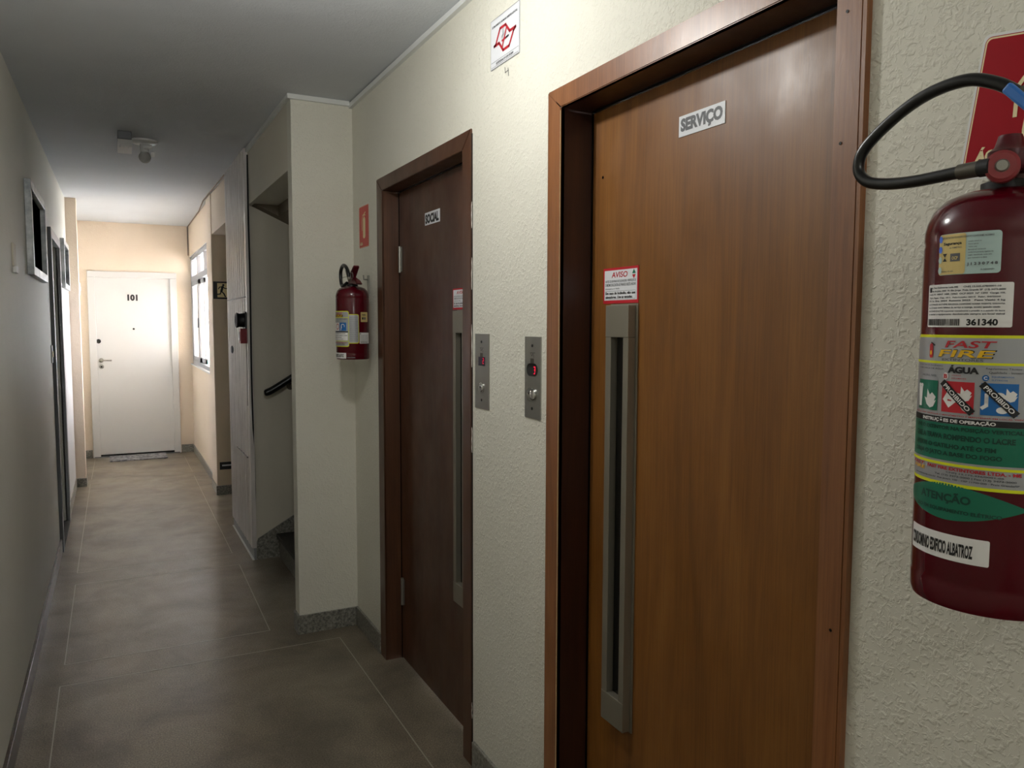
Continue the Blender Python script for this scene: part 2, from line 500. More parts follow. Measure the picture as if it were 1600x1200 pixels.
# cornice strips
link('cornice_right', B(XR - 0.018, XR + 0.002, YB, 3.985, 2.69, 2.712), M_CORNICE, kind='structure')
link('cornice_pier', B(XC - 0.018, XR - 0.018, 3.966, 3.986, 2.698, 2.721), M_CORNICE, kind='structure')
link('cornice_stair', B(XC - 0.016, XC + 0.002, 3.992, 5.36, 2.705, 2.728), M_CORNICE, kind='structure')
M_CABLE = mat('grey_cable', (120, 104, 92), 0.6)
link('cornice_cable', tube(bmesh.new(), [(0.80, 6.43, 2.752), (0.80, 7.65, 2.772), (0.80, 8.12, 2.778), (0.836, 9.0, 2.784), (0.838, 10.41, 2.78)], 0.006, 6), M_CABLE, kind='structure')
link('conduit', tube(bmesh.new(), [(0.835, 10.415, 2.775), (0.835, 10.415, 2.43)], 0.007, 6), M_CABLE, kind='structure')
link('conduit', tube(bmesh.new(), [(0.838, 8.11, 2.775), (0.838, 8.11, 2.43)], 0.009, 6), M_CABLE, kind='structure')

# stairs: granite risers with treads coloured dark for shadow, climbing away to the right
for i in range(6):
    x = 0.965 + 0.28 * i; h = 0.165 * (i + 1)
    st = link('stair_step', B(x, x + 0.285 if i < 5 else 3.5, 4.08, 5.42, 0 if i == 0 else 0.165 * i, h - 0.025), M_GRAN, kind='structure')
    link('tread', box(bmesh.new(), x - 0.02, x + 0.285 if i < 5 else 3.5, 4.08, 5.42, h - 0.025, h, bev=0.003), M_STAIR, st)
bm = bmesh.new(); prism(bm, [(0.812, 0), (0.812, 0.10), (0.826, 0.142), (1.3, 0.415), (2.4, 1.06), (2.4, 0)], 'y', 5.405, 5.421)
link('baseboard_stair', bm, M_GRAN, kind='structure')

# ---------------------------------------------------------------- boarded column
colm = thing('trim_4', (0.80, 5.9, 0), kind='structure')
nb = 10; y = 5.405; wd = 1.01 / nb
for i in range(nb):
    bm = bmesh.new(); a = y + i * wd; b = a + wd - 0.004
    pts = [(0.812, a), (0.790, a), (0.783, a + 0.008), (0.783, a + wd * 0.40), (0.791, a + wd * 0.50), (0.791, a + wd * 0.60), (0.785, a + wd * 0.70), (0.785, b - 0.012), (0.793, b - 0.004), (0.793, b), (0.812, b + 0.004)]
    prism(bm, pts, 'z', 0.086, 2.742)
    link('board', bm, M_PVC, colm)
link('corner_strip', B(0.782, 0.81, 5.375, 5.405, 0.09, 2.73), M_PVC, colm)
bm = bmesh.new(); tube(bm, smooth_path([(0.803, 5.39, 0.1), (0.808, 5.385, 0.6), (0.800, 5.372, 1.2), (0.803, 5.368, 1.9), (0.80, 5.36, 2.3), (0.803, 5.365, 2.69)]), 0.006, 6)
link('torn_edge', bm, M_BLACKM, colm, label='dark torn gap along the boards')
link('crack', B(0.7825, 0.7865, 5.42, 6.38, 1.772, 1.78), M_BLACKM, colm, label='dark joint across the boards')
bm = bmesh.new(); tube(bm, [(0.783, 6.02, 0.69), (0.783, 5.78, 0.69), (0.783, 5.50, 0.69)], 0.005, 6)
link('scratch', bm, M_BLACKM, colm)
lathe_b = bmesh.new(); lathe(lathe_b, [(0.028, 0.0), (0.028, -0.01), (0.02, -0.014)], (0.786, 6.14, 1.406), 'x', 16)
link('round_cap', lathe_b, M_GREY, colm, label='small grey round cap')

# ---------------------------------------------------------------- timber lift doors
def grain_box(*a, bev=0.0015): return box(bmesh.new(), *a, bev=bev)
XF = 1.097   # front face of the casings
def lift_door(num, yo0, yo1, yi0, yi1, zo, zi, xleaf, mc, mj, ml, XF=1.097):
    d = thing('door_%d' % num, (xleaf, (yi0 + yi1) / 2, 0), kind='structure')
    def casing(pts):
        bm = bmesh.new(); prism(bm, pts, 'x', XF, XR + 0.001)
        bmesh.ops.bevel(bm, geom=bm.edges[:], offset=0.002, segments=2, affect='EDGES'); return bm
    link('casing', casing([(yo1, 0), (yi1, 0), (yi1, zi), (yo1, zo)]), mc, d)
    link('casing', casing([(yi0, 0), (yo0, 0), (yo0, zo), (yi0, zi)]), mc, d)
    link('casing', casing([(yi0, zi), (yo0, zo), (yo1, zo), (yi1, zi)]), mc, d)
    link('jamb', grain_box(XF + 0.002, xleaf - 0.001, yi1, yi1 + 0.03, 0, zi + 0.02), mj, d)
    link('jamb', grain_box(XF + 0.002, xleaf - 0.001, yi0 - 0.03, yi0, 0, zi + 0.02), mj, d)
    link('jamb', grain_box(XF + 0.002, xleaf - 0.001, yi0 - 0.03, yi1 + 0.03, zi, zi + 0.03), mj, d)
    link('gap_shade', B(xleaf - 0.002, xleaf + 0.05, yi1 - 0.004, yi1 + 0.03, 0, zi + 0.02), M_BLACK, d, label='dark shadow gap behind jamb')  # black strips put in as the shade of the gaps round the leaf
    link('gap_shade', B(xleaf - 0.002, xleaf + 0.05, yi0, yi1, zi - 0.005, zi + 0.02), M_BLACK, d, label='dark shadow gap under lintel')
    leaf = link('leaf', box(bmesh.new(), xleaf, xleaf + 0.045, yi0 - 0.03, yi1 - 0.006, 0.006, zi - 0.007, bev=0.002), ml, d)
    return d, leaf
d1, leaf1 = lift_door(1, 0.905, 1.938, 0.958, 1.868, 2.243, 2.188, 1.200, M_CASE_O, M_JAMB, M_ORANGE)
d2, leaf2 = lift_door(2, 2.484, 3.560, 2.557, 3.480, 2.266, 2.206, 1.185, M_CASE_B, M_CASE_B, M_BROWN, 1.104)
# cream line for a painted edge highlight, plus paint losses along the casings
link('edge_line', B(1.0965, 1.0978, 1.8675, 1.8685, 0.0, 2.18), M_SIGNCR, d1, label='thin cream line painted as highlight on inner casing edge')
link('edge_line', B(1.098, 1.112, 0.898, 0.9055, 0.0, 2.2), M_CASE_O, d1)
link('casing_gap', B(1.107, 1.1115, 2.4815, 2.4845, 0, 2.25), M_BLACKM, d2, label='dark gap beside the casing')
rc = random.Random(5)
for (za, zb) in [(1.93, 2.02), (1.72, 1.83), (1.45, 1.60), (1.15, 1.24), (0.18, 0.24)]:
    pts = [(1.107, 2.4815 + rc.uniform(-.0015, .0015), za + (zb - za) * i / 6) for i in range(7)]
    link('paint_chip', tube(bmesh.new(), pts, [.0008, .0016, .0011, .0018, .001, .0015, .0006], 6), M_PVC, d2, label='pale flake of paint')

def pull(d, xl, y0, y1, yp, zt=1.651, zb=0.513):
    """vision slot in a tall aluminium pull: backplate, two rails, two end blocks"""
    xf = xl - 0.028
    g = link('back_plate', box(bmesh.new(), xl - 0.004, xl, yp, y1 + 0.012, zb - 0.004, zt + 0.004, bev=0.001), M_METAL, d)
    link('end_block', box(bmesh.new(), xf, xl - 0.004, y0, y1, zt - 0.084, zt, bev=0.0015), M_METAL, d)
    link('end_block', box(bmesh.new(), xf, xl - 0.004, y0, y1, zb, zb + 0.08, bev=0.0015), M_METAL, d)
    wd = (y1 - y0)
    link('rail', box(bmesh.new(), xf + 0.001, xl - 0.004, y1 - wd * 0.24, y1, zb + 0.08, zt - 0.084, bev=0.001), M_METAL, d)
    link('rail', box(bmesh.new(), xf + 0.001, xl - 0.004, y0, y0 + wd * 0.22, zb + 0.08, zt - 0.084, bev=0.001), M_METAL, d)
    link('slot_glass', B(xl - 0.0065, xl - 0.004, y0 + wd * 0.22, y1 - wd * 0.24, zb + 0.08, zt - 0.084), M_BLACK, d, label='dark vision slot glass')
pull(d1, 1.200, 1.647, 1.750, 1.640)
pull(d2, 1.185, 2.665, 2.775, 2.655)

def hinge(d, x, y, z0, z1):
    bm = bmesh.new(); tube(bm, [(x, y, z0), (x, y, z1)], 0.007, 10); box(bm, x, x + 0.004, y - 0.022, y, z0 + 0.005, z1 - 0.005)
    for k in (0.33, 0.66):
        z = z0 + (z1 - z0) * k; lathe(bm, [(0.0078, z - 0.001), (0.0078, z + 0.001)], (x, y, 0), 'z', 10)
    link('hinge', bm, M_STEEL, d, smooth=True)
hinge(d2, 1.178, 3.452, 1.835, 1.955); hinge(d2, 1.178, 3.452, 0.27, 0.40)
for y, z in [(1.812, 2.0)]:
    bm = bmesh.new(); lathe(bm, [(0.004, 0.0), (0.004, -0.0006)], (1.1995, y, z), 'x', 10); link('screw_hole', bm, M_BLACK, d1)
for y, z in [(0.925, 1.07), (0.94, 1.905), (0.935, 2.118)]:
    bm = bmesh.new(); lathe(bm, [(0.0028, 0.0), (0.0028, -0.0006)], (1.0965, y, z), 'x', 10); link('nail_hole', bm, M_BLACK, d1)

def door_sign(d, x, yl, yr, zb, zt, s, tilt=0.0, pm=M_PAPER, label=None):
    wd = yl - yr; h = zt - zb
    pl = link('name_plate', box(bmesh.new(), x - 0.002, x, yr, yl, zb, zt, bev=0.0004), pm, d, label=label)
    a = Art(wall_map(x - 0.0021, yl, zb)); a.text(s, wd * 0.045, h * 0.10, wd * 0.955, h * 0.86, M_GREYPR if s[0] == 'S' and s[1] == 'E' else M_BLACKM, 1, True)
    a.build('lettering', pl)
door_sign(d1, 1.200, 1.491, 1.335, 2.039, 2.087, 'SERVIÇO', label='white plate reading SERVIÇO')
door_sign(d2, 1.185, 3.137, 2.970, 2.014, 2.066, 'SOCIAL', label='white plate reading SOCIAL')

def aviso(d, x, yl, yr, zb, zt):
    wd, h = yl - yr, zt - zb
    pl = link('warning_plate', B(x - 0.0015, x, yr, yl, zb, zt), M_REDPR, d, label='white AVISO notice with red border')
    a = Art(wall_map(x - 0.0016, yl, zb))
    a.rect(wd * 0.04, h * 0.09, wd * 0.965, h * 0.93, M_PAPER, 1)
    a.text('AVISO', wd * 0.25, h * 0.72, wd * 0.70, h * 0.88, M_REDPR, 2, True, shear=0.15)
    a.text('ANTES DE ENTRAR NO ELEVADOR, VERIFIQUE SE', wd * 0.07, h * 0.575, wd * 0.935, h * 0.655, M_GREYPR, 2, False)
    a.text('O MESMO ENCONTRA-SE PARADO NESTE ANDAR', wd * 0.07, h * 0.48, wd * 0.935, h * 0.56, M_GREYPR, 2, False)
    a.text('(Estadual Lei nº 9502)', wd * 0.07, h * 0.385, wd * 0.48, h * 0.43, M_GREYPR, 2, False)
    a.line([(wd * 0.06, h * 0.345), (wd * 0.93, h * 0.345), (wd * 0.93, h * 0.12), (wd * 0.06, h * 0.12)], 0.0006, M_GREYPR, 2, True)
    a.text('Em caso de incêndio, não use', wd * 0.08, h * 0.235, wd * 0.92, h * 0.325, M_BLACKM, 2, True)
    a.text('elevadores. Use as escadas.', wd * 0.08, h * 0.14, wd * 0.85, h * 0.215, M_BLACKM, 2, True)
    a.poly([(wd * .83, h * .80), (wd * .93, h * .80), (wd * .88, h * .92)], M_GREEN, 2)
    a.poly([(wd * .83, h * .77), (wd * .93, h * .77), (wd * .88, h * .66)], M_REDPR, 2)
    a.build('lettering', pl)
aviso(d1, 1.200, 1.802, 1.641, 1.657, 1.752)
aviso(d2, 1.185, 2.835, 2.674, 1.657, 1.738)

# ---------------------------------------------------------------- apartment door at the end
d3 = thing('door_3', (0.21, 10.43, 0), kind='structure')
link('casing', grain_box(-0.268, -0.190, 10.405, 10.44, 0, 2.138, bev=0.004), M_WHITE2, d3)
link('casing', grain_box(0.618, 0.694, 10.405, 10.44, 0, 2.138, bev=0.004), M_WHITE2, d3)
link('casing', grain_box(-0.268, 0.694, 10.405, 10.44, 2.138, 2.210, bev=0.004), M_WHITE2, d3)
link('leaf', box(bmesh.new(), -0.19, 0.62, 10.425, 10.46, 0.03, 2.14, bev=0.002), M_WHITE2, d3)
link('threshold', B(-0.255, 0.68, 10.40, 10.5, 0.0, 0.012), M_GREY, d3, label='dark threshold strip')
link('bottom_gap', B(-0.19, 0.62, 10.424, 10.45, 0.012, 0.03), M_BLACK, d3)
a = Art(plane_map((0.205, 10.424, 1.905), (1, 0, 0), (0, 0, 1), (0, -1, 0)))
a.text('101', -0.055, -0.038, 0.055, 0.038, M_BLACKM, 1, True); a.build('number', d3, label='black numerals 101')
def disc(name, x, z, r, m, par, h=0.01, y=10.425):
    bm = bmesh.new(); lathe(bm, [(r, 0), (r, -h * 0.7), (r * 0.85, -h)], (x, y, z), 'y', 20); return link(name, bm, m, par, smooth=True)
disc('peephole', 0.207, 1.531, 0.011, M_BLACK, d3)
disc('deadbolt', -0.172, 1.385, 0.026, M_BLACK, d3, 0.012)
disc('handle_rose', -0.150, 1.160, 0.026, M_STEEL, d3)
bm = bmesh.new(); tube(bm, [(-0.15, 10.42, 1.16), (-0.15, 10.385, 1.16), (-0.135, 10.378, 1.16), (-0.04, 10.378, 1.158)], 0.009, 10)
link('handle_lever', bm, M_STEEL, d3, smooth=True)
disc('lock_rose', -0.150, 1.085, 0.026, M_STEEL, d3)
disc('keyhole', -0.150, 1.083, 0.009, M_BLACK, d3, 0.012)

# ---------------------------------------------------------------- grey door in the left wall
d4 = thing('door_4', (XL, 6.69, 0), kind='structure')
link('casing', grain_box(XL - 0.01, XL + 0.022, 6.18, 6.26, 0.0, 2.25), M_GREY, d4)
link('casing', grain_box(XL - 0.01, XL + 0.022, 7.12, 7.20, 0.0, 2.25), M_GREYL, d4)
link('casing', grain_box(XL - 0.01, XL + 0.022, 6.26, 7.12, 2.185, 2.25), M_GREYL, d4)
link('leaf', B(XL - 0.12, XL - 0.085, 6.24, 7.14, 0.01, 2.2), M_GREY, d4)
link('threshold', B(XL - 0.09, XL + 0.02, 6.26, 7.12, 0.0, 0.015), M_BLACKM, d4)

# ---------------------------------------------------------------- window
wn = thing('window_1', (0.87, 9.25, 1.105), kind='structure')
XW = 0.862
def bar(name, y0, y1, za, zb, x0=XW, x1=XW + 0.05, m=M_WINF, par=wn): return link(name, box(bmesh.new(), x0, x1, y0, y1, za, zb, bev=0.002), m, par)
bar('frame', 8.10, 10.43, 1.105, 1.15); bar('frame', 8.10, 10.43, 2.36, 2.405)
bar('frame', 10.375, 10.43, 1.15, 2.36); bar('frame', 8.10, 8.15, 1.15, 2.36)
bar('transom_bar', 8.15, 10.375, 2.10, 2.165)
for y in (9.60, 8.87): bar('mullion', y - 0.022, y + 0.022, 2.165, 2.36)
M_GLASS = bpy.data.materials.new('clear_glass'); M_GLASS.use_nodes = True
gb = M_GLASS.node_tree.nodes['Principled BSDF']
gb.inputs['Base Color'].default_value = (1, 1, 1, 1); gb.inputs['Roughness'].default_value = 0.02
gb.inputs['Transmission Weight'].default_value = 1.0; gb.inputs['IOR'].default_value = 1.02
for y0, y1 in ((9.622, 10.375), (8.892, 9.578), (8.15, 8.848)):
    link('pane', B(XW + 0.022, XW + 0.026, y0, y1, 2.165, 2.36), M_GLASS, wn)
def sash(y0, y1, x):
    s = thing('sash', (0, 0, 0)); s.parent = wn; s.location = Vector((x, (y0 + y1) / 2, 1.15)) - wn.location
    for a_ in ((y0, y0 + 0.055, 1.15, 2.10), (y1 - 0.055, y1, 1.15, 2.10), (y0, y1, 1.15, 1.205), (y0, y1, 2.05, 2.10)):
        link('rail', box(bmesh.new(), x, x + 0.022, *a_, bev=0.002), M_WINF, s)
    link('pane', B(x + 0.009, x + 0.012, y0 + 0.055, y1 - 0.055, 1.205, 2.05), M_GLASS, s)
sash(9.55, 10.37, XW + 0.002); sash(9.18, 9.95, XW + 0.026)
link('latch', box(bmesh.new(), XW - 0.012, XW + 0.004, 9.60, 9.63, 1.55, 1.66, bev=0.003), M_GREY, wn)
link('sill', box(bmesh.new(), 0.835, 0.99, 8.10, 10.43, 1.09, 1.107, bev=0.003), M_WHITE, wn)
link('head_lining', B(0.848, 0.99, 8.10, 10.43, 2.404, 2.412), M_WHITE, wn)

# ---------------------------------------------------------------- outside the window
fac = thing('neighbouring_building', (4, 18.0, -3), 'white rendered building seen through the window', 'building')
link('wall', B(1.0, 14, 18.0, 18.3, -3, 8), M_FACADE, fac)
for i in range(26):
    link('siding_joint', B(1.0, 8, 17.985, 18.0, -3 + i * 0.42, -2.985 + i * 0.42), M_GREYL, fac)
for z in (1.55, 1.95):
    wnd = link('window', B(1.92, 2.2, 17.95, 18.0, z, z + 0.3), M_GREYL, fac)
    link('pane', B(1.95, 2.17, 17.94, 17.955, z + 0.03, z + 0.27), M_GLASSD, wnd)
aw = thing('striped_awning', (1.9, 14.5, 0.3), 'white awning with teal stripes outside the window', 'awning')
bm = bmesh.new(); prism(bm, [(13.2, 0.1), (15.6, 1.0), (15.6, 1.03), (13.2, 0.13)], 'x', 1.1, 5.0); link('canopy', bm, M_FACADE, aw)
for i in range(4):
    y0 = 13.35 + i * 0.6; z0_ = 0.13 + (y0 - 13.2) * 0.375
    bm = bmesh.new(); prism(bm, [(y0, z0_ + 0.002), (y0 + 0.2, z0_ + 0.077), (y0 + 0.2, z0_ + 0.083), (y0, z0_ + 0.008)], 'x', 1.1, 5.0)
    link('stripe', bm, M_TEAL, aw)
link('bracket', B(1.1, 1.15, 15.55, 15.62, -3, 1.0), M_GREY, aw)
ac = thing('air_conditioner', (2.0, 16.8, 1.0), 'grey air conditioner box above the striped awning', 'air conditioner')
link('case', box(bmesh.new(), 1.95, 2.45, 16.7, 17.98, 1.0, 1.45, bev=0.02), M_GREYL, ac)
bm = bmesh.new(); lathe(bm, [(0.17, 0), (0.17, -0.02), (0.15, -0.025)], (2.2, 16.7, 1.22), 'y', 24); link('fan_grille', bm, M_BLACKM, ac)
gr = link('ground_outside', B(0.9, 20, 10.6, 30, -3.1, -3.0), M_GREYL, kind='structure')

# ================================================================ THINGS
# ceiling lamp, lit (just above the frame)
def ceiling_lamp(x, y, zc, drop, lit, label):
    t = thing('ceiling_lamp', (x, y, zc), label, 'lamp')
    bm = bmesh.new(); lathe(bm, [(0.078, 0), (0.078, -0.012), (0.066, -0.022), (0.03, -0.026)], (x, y, zc), 'z', 32); link('base', bm, M_WPL, t, smooth=True)
    bm = bmesh.new(); lathe(bm, [(0.027, -0.02), (0.027, -0.07), (0.022, -0.075)], (x, y, zc), 'z', 24); link('socket', bm, M_WPL, t, smooth=True)
    if drop: 
        bm = bmesh.new(); lathe(bm, [(0.02, -0.07), (0.022, -drop + 0.05)], (x, y, zc), 'z', 20); link('bulb_neck', bm, M_WPL, t, smooth=True)
    bm = bmesh.new(); zb = -(drop or 0.105)
    prof = [(0.016, zb + 0.045), (0.022, zb + 0.034)] + [(0.036 * math.sin(a_), zb + 0.036 * math.cos(a_)) for a_ in [math.radians(q) for q in (40, 60, 80, 100, 120, 140, 160, 176)]]
    lathe(bm, prof, (x, y, zc), 'z', 24); link('bulb', bm, M_BULB_FILL if lit == 'dim' else M_BULB if lit else M_BULBOFF, t, smooth=True)
    return t
ceiling_lamp(0.40, 2.0, 2.703, 0.24, True, 'lit ceiling bulb lamp nearest the wooden lift doors')
M_BULB_FILL = M_BULB.copy(); M_BULB_FILL.node_tree.nodes['Principled BSDF'].inputs['Emission Strength'].default_value = LAMP_STRENGTH * 0.7
ceiling_lamp(0.40, -1.0, 2.675, 0.24, 'dim', 'unseen bulb lamp added behind the camera for fill light')  # unseen fill lamp, added to brighten the near end of the corridor
cl = ceiling_lamp(0.205, 5.5, 2.745, 0, False, 'unlit bulb lamp on the ceiling beside the white emergency light')
bm = bmesh.new(); lathe(bm, [(0.014, 0.0), (0.016, -0.035), (0.016, -0.05)], (0.245, 5.47, 2.70), 'x', 12)
link('motion_sensor', box(bm, 0.238, 0.262, 5.455, 5.49, 2.645, 2.67, bev=0.003), M_WPL, cl)

el = thing('emergency_light', (0.09, 5.33, 2.735), 'white and grey emergency light box on the ceiling', 'lamp')
link('housing', box(bmesh.new(), 0.052, 0.128, 5.25, 5.45, 2.69, 2.738, bev=0.005), M_BOXG, el)
bm = bmesh.new(); prism(bm, [(5.26, 2.69), (5.45, 2.69), (5.46, 2.645), (5.30, 2.655)], 'x', 0.052, 0.13)
link('diffuser', bm, M_WPL, el, label='white slatted diffuser')
for i in range(3): link('slat', B(0.062 + i * 0.022, 0.066 + i * 0.022, 5.27, 5.44, 2.642, 2.66), M_WPL, el)

# lift call panels
def call_panel(y0, y1, z0, z1, label, square):
    yc = (y0 + y1) / 2
    t = thing('lift_call_panel', (XR, yc, z0), label, 'call panel')
    x = XR - 0.004
    link('plate', box(bmesh.new(), x, XR + 0.001, y0, y1, z0, z1, bev=0.0012), M_STEEL, t)
    for z in (z1 - 0.027, z0 + 0.03):
        bm = bmesh.new(); lathe(bm, [(0.0045, 0.0), (0.0045, -0.0018), (0.003, -0.0026)], (x, yc, z), 'x', 14)
        s = link('screw', bm, M_BLACKM, t)
    a = Art(wall_map(x, yc, z1 - 0.068))
    a.line([(-0.012, 0.020), (-0.004, 0.010), (0.004, 0.018), (0.010, 0.006)], 0.0016, M_BLACKM, 1)
    a.line([(-0.012, 0.020), (0.016, 0.020)], 0.0012, M_BLACKM, 1)
    a.rect(-0.012, -0.012, 0.010, 0.003, M_METAL_D, 1); a.build('engraving', t)
    zc = z1 - 0.092 if square else z1 - 0.099
    a = Art(wall_map(x - 0.0015, yc, zc))
    if square: bm = box(bmesh.new(), x - 0.0015, x, yc - 0.026, yc + 0.024, zc - 0.016, zc + 0.014)
    else:
        bm = bmesh.new(); r = 0.019
        pts = [(yc + sx * 0.014 + r * math.cos(t_) , zc + r * math.sin(t_)) for sx, rng in ((1, range(-90, 91, 15)), (-1, range(90, 271, 15))) for t_ in [math.radians(q) for q in rng]]
        prism(bm, pts, 'x', x - 0.0015, x)
    ds = link('display', bm, M_NAVY if square else M_BLACK, t)
    u = 0.012
    if square:
        a.line([(u, .009), (u + .007, .009), (u + .007, .001), (u, .001), (u, -.008), (u + .007, -.008)], 0.0022, M_LED, 1)
    else:
        a.line([(u, .009), (u + .008, .009), (u + .008, .000), (u + .003, .000)], 0.0034, M_LED, 1); a.line([(u + .008, 0), (u + .006, -.011), (u, -.011)], 0.0026, M_LED, 1)
    a.build('digit', ds, label='red lit digit')
    zb = z0 + 0.072
    bm = bmesh.new(); r = 0.019
    if square: lathe(bm, [(0.018, 0.0), (0.018, -0.004), (0.0155, -0.0045), (0.015, -0.003), (0.012, -0.006)], (x, yc - 0.003, zb), 'x', 28)
    else:
        pts = [(yc + sx * 0.010 + r * math.cos(t_) , zb + r * math.sin(t_)) for sx, rng in ((1, range(-90, 91, 15)), (-1, range(90, 271, 15))) for t_ in [math.radians(q) for q in rng]]
        prism(bm, pts, 'x', x - 0.004, x); lathe(bm, [(0.0165, -0.004), (0.0165, -0.006), (0.013, -0.0085)], (x, yc - 0.010, zb), 'x', 28)
    bt = link('button', bm, M_CHROME, t, smooth=True)
    a = Art(wall_map(x - (0.004 if not square else 0.0062), yc + (0.016 if not square else 0), zb)); a.poly([(-0.004, 0.005), (0.004, 0.005), (0, -0.002)], M_BLACKM, 1); a.build('arrow', bt)
    return t
call_panel(2.344, 2.455, 1.313, 1.568, 'steel lift call panel beside the dark SOCIAL door, with square display', True)
call_panel(1.990, 2.088, 1.319, 1.564, 'steel lift call panel beside the SERVIÇO door frame, with rounded display', False)

# no smoking sign
ns = thing('no_smoking_sign', (XR, 2.233, 2.413), 'square white sign with red outline and crossed cigarette, high between the lift doors', 'sign')
link('plate', box(bmesh.new(), XR - 0.003, XR, 2.132, 2.332, 2.413, 2.566, bev=0.0008), M_PAPER, ns)
a = Art(wall_map(XR - 0.0031, 2.332, 2.413)); mm_ = 0.001
a.line([(p[0] * mm_, p[1] * mm_) for p in [(107, 112), (68, 112), (38, 72), (26, 69), (61, 70), (90, 40), (131, 41), (161, 77), (175, 84), (135, 84)]], 0.0085, M_REDPR, 2, True)
a.line([(.114, .102), (.085, .052)], 0.007, M_REDPR, 3)
a.line([(.083, .070), (.112, .072)], 0.0055, M_REDPR, 4); a.line([(.112, .072), (.128, .073)], 0.0055, M_BLACKM, 4)
a.line([(.083, .075), (.080, .083), (.090, .090), (.086, .099), (.093, .106)], 0.0016, M_GREYPR, 3)
a.line([(.090, .075), (.088, .083), (.097, .090), (.095, .099)], 0.0016, M_GREYPR, 3)
a.text('É PROIBIDO FUMAR NESTE LOCAL', .012, .127, .187, .135, M_GREYPR, 2, True)
a.line([(.005, .021), (.194, .021)], 0.0009, M_GREYPR, 2); a.line([(.005, .006), (.194, .006)], 0.0009, M_GREYPR, 2)
a.text('LEI ESTADUAL Nº 13.541 DE 2009', .040, .0095, .160, .0165, M_GREYPR, 2, True)
a.line([(.001, .001), (.199, .001), (.199, .152), (.001, .152)], 0.0012, M_GREYPR, 2, True)
a.build('printing', ns)
a = Art(wall_map(XR - 0.0008, 2.332, 2.413))
a.line([(.098, -.015), (.100, -.031), (.122, -.029)], 0.0022, M_GREYPR, 1); a.line([(.120, -.022), (.123, -.047)], 0.0022, M_GREYPR, 1)
a.build('pencil_mark', wr, label='small pencil scribble under the no smoking sign')

# extinguisher signs
def ext_sign(y, z, wd, h, ang, red, label, word, x=XR):
    t = thing('extinguisher_sign', (x, y, z), label, 'sign')
    f = wall_map(x - 0.0005, y, z, ang)
    a = Art(f); a.rrect(-0.004, -0.004, wd + 0.004, h + 0.004, 0.010, M_WPL, 0); a.rrect(0, 0, wd, h, 0.009, M_REDPR if red is M_REDSIGN2 else M_REDSIGN, 1)
    a.rrect(0.0012, 0.0012, wd - 0.0012, h - 0.0012, 0.008, M_SIGNCR, 2); a.rrect(0.0035, 0.0035, wd - 0.0035, h - 0.0035, 0.007, red, 3)
    pl = a.build('plate', t)
    a = Art(wall_map(x - 0.0005, y, z, ang))
    c = wd * 0.53; L = 4
    a.rrect(c - wd * .13, h * .22, c + wd * .13, h * .72, wd * .10, M_SIGNCR, L)
    a.rect(c - wd * .035, h * .70, c + wd * .035, h * .79, M_SIGNCR, L + 1)
    a.line([(c - wd * .20, h * .42), (c - wd * .22, h * .62), (c - wd * .13, h * .77), (c, h * .79)], wd * .03, M_SIGNCR, L + 1)
    a.line([(c, h * .79), (c + wd * .15, h * .83)], wd * .04, M_SIGNCR, L + 1); a.line([(c, h * .78), (c + wd * .15, h * .76)], wd * .03, M_SIGNCR, L + 2)
    a.line([(c - wd * .085, h * .30), (c - wd * .085, h * .64)], wd * .012, red, L + 2)
    a.text(word, wd * .09, h * (.10 if h < .2 else .065), wd * .38, h * (.21 if h < .2 else .155), M_SIGNCR, L, True)
    a.build('printing', pl)
    return t
ext_sign(3.871, 1.975, 0.165, 0.205, 0.0, M_REDSIGN2, 'small faded red fire extinguisher sign above the far extinguisher', 'ÁGUA')
ext_sign(0.735, 1.818, 0.19, 0.190, -math.radians(8.6), M_REDSIGN, 'deep red sign with cream lettering behind the near extinguisher', 'ÁGUA')

# ---------------------------------------------------------------- fire extinguishers
def extinguisher(cx, cy, r, zb, zt, label, wall_y, P):
    t = thing('fire_extinguisher', (cx, cy, zb), label, 'fire extinguisher')
    h = zt - zb; k = r / 0.09
    prof = [(r * 0.80, 0.012), (r * 0.86, 0.0), (r * 0.975, 0.002), (r * 1.0, 0.010), (r * 1.0, 0.030 * k), (r * 0.99, 0.034 * k), (r, 0.038 * k), (r, h - 0.072 * k)]
    prof += [(r * 0.987, h - 0.067 * k), (r, h - 0.062 * k), (r * 0.998, h - 0.052 * k), (r * 0.97, h - 0.040 * k), (r * 0.90, h - 0.025 * k), (r * 0.76, h - 0.012 * k), (r * 0.55, h - 0.004 * k), (r * 0.30, h), (r * 0.28, h + 0.008 * k)]
    bm = bmesh.new(); lathe(bm, prof, (cx, cy, zb), 'z', 72); link('cylinder', bm, M_RED, t, smooth=True)
    bm = bmesh.new(); lathe(bm, [(0.030 * k, h - 0.001), (0.030 * k, h + 0.008 * k), (0.024 * k, h + 0.010 * k)], (cx, cy, zb), 'z', 28); link('collar', bm, M_BLACKM, t, smooth=True)
    c = Vector((cx, cy, zb + h))
    def q(x, y, z): return c + Vector((x, y, z)) * k
    bm = bmesh.new(); lathe(bm, [(0.019, 0.008), (0.019, 0.028), (0.024, 0.032), (0.024, 0.046), (0.017, 0.052), (0.013, 0.066)] if k > .99 else [(0.016, 0.008), (0.016, 0.024), (0.02, 0.028), (0.02, 0.036), (0.014, 0.042), (0.01, 0.054)], tuple(c), 'z', 24)
    link('valve', bm, M_REDP, t, smooth=True)
    return t, q, k

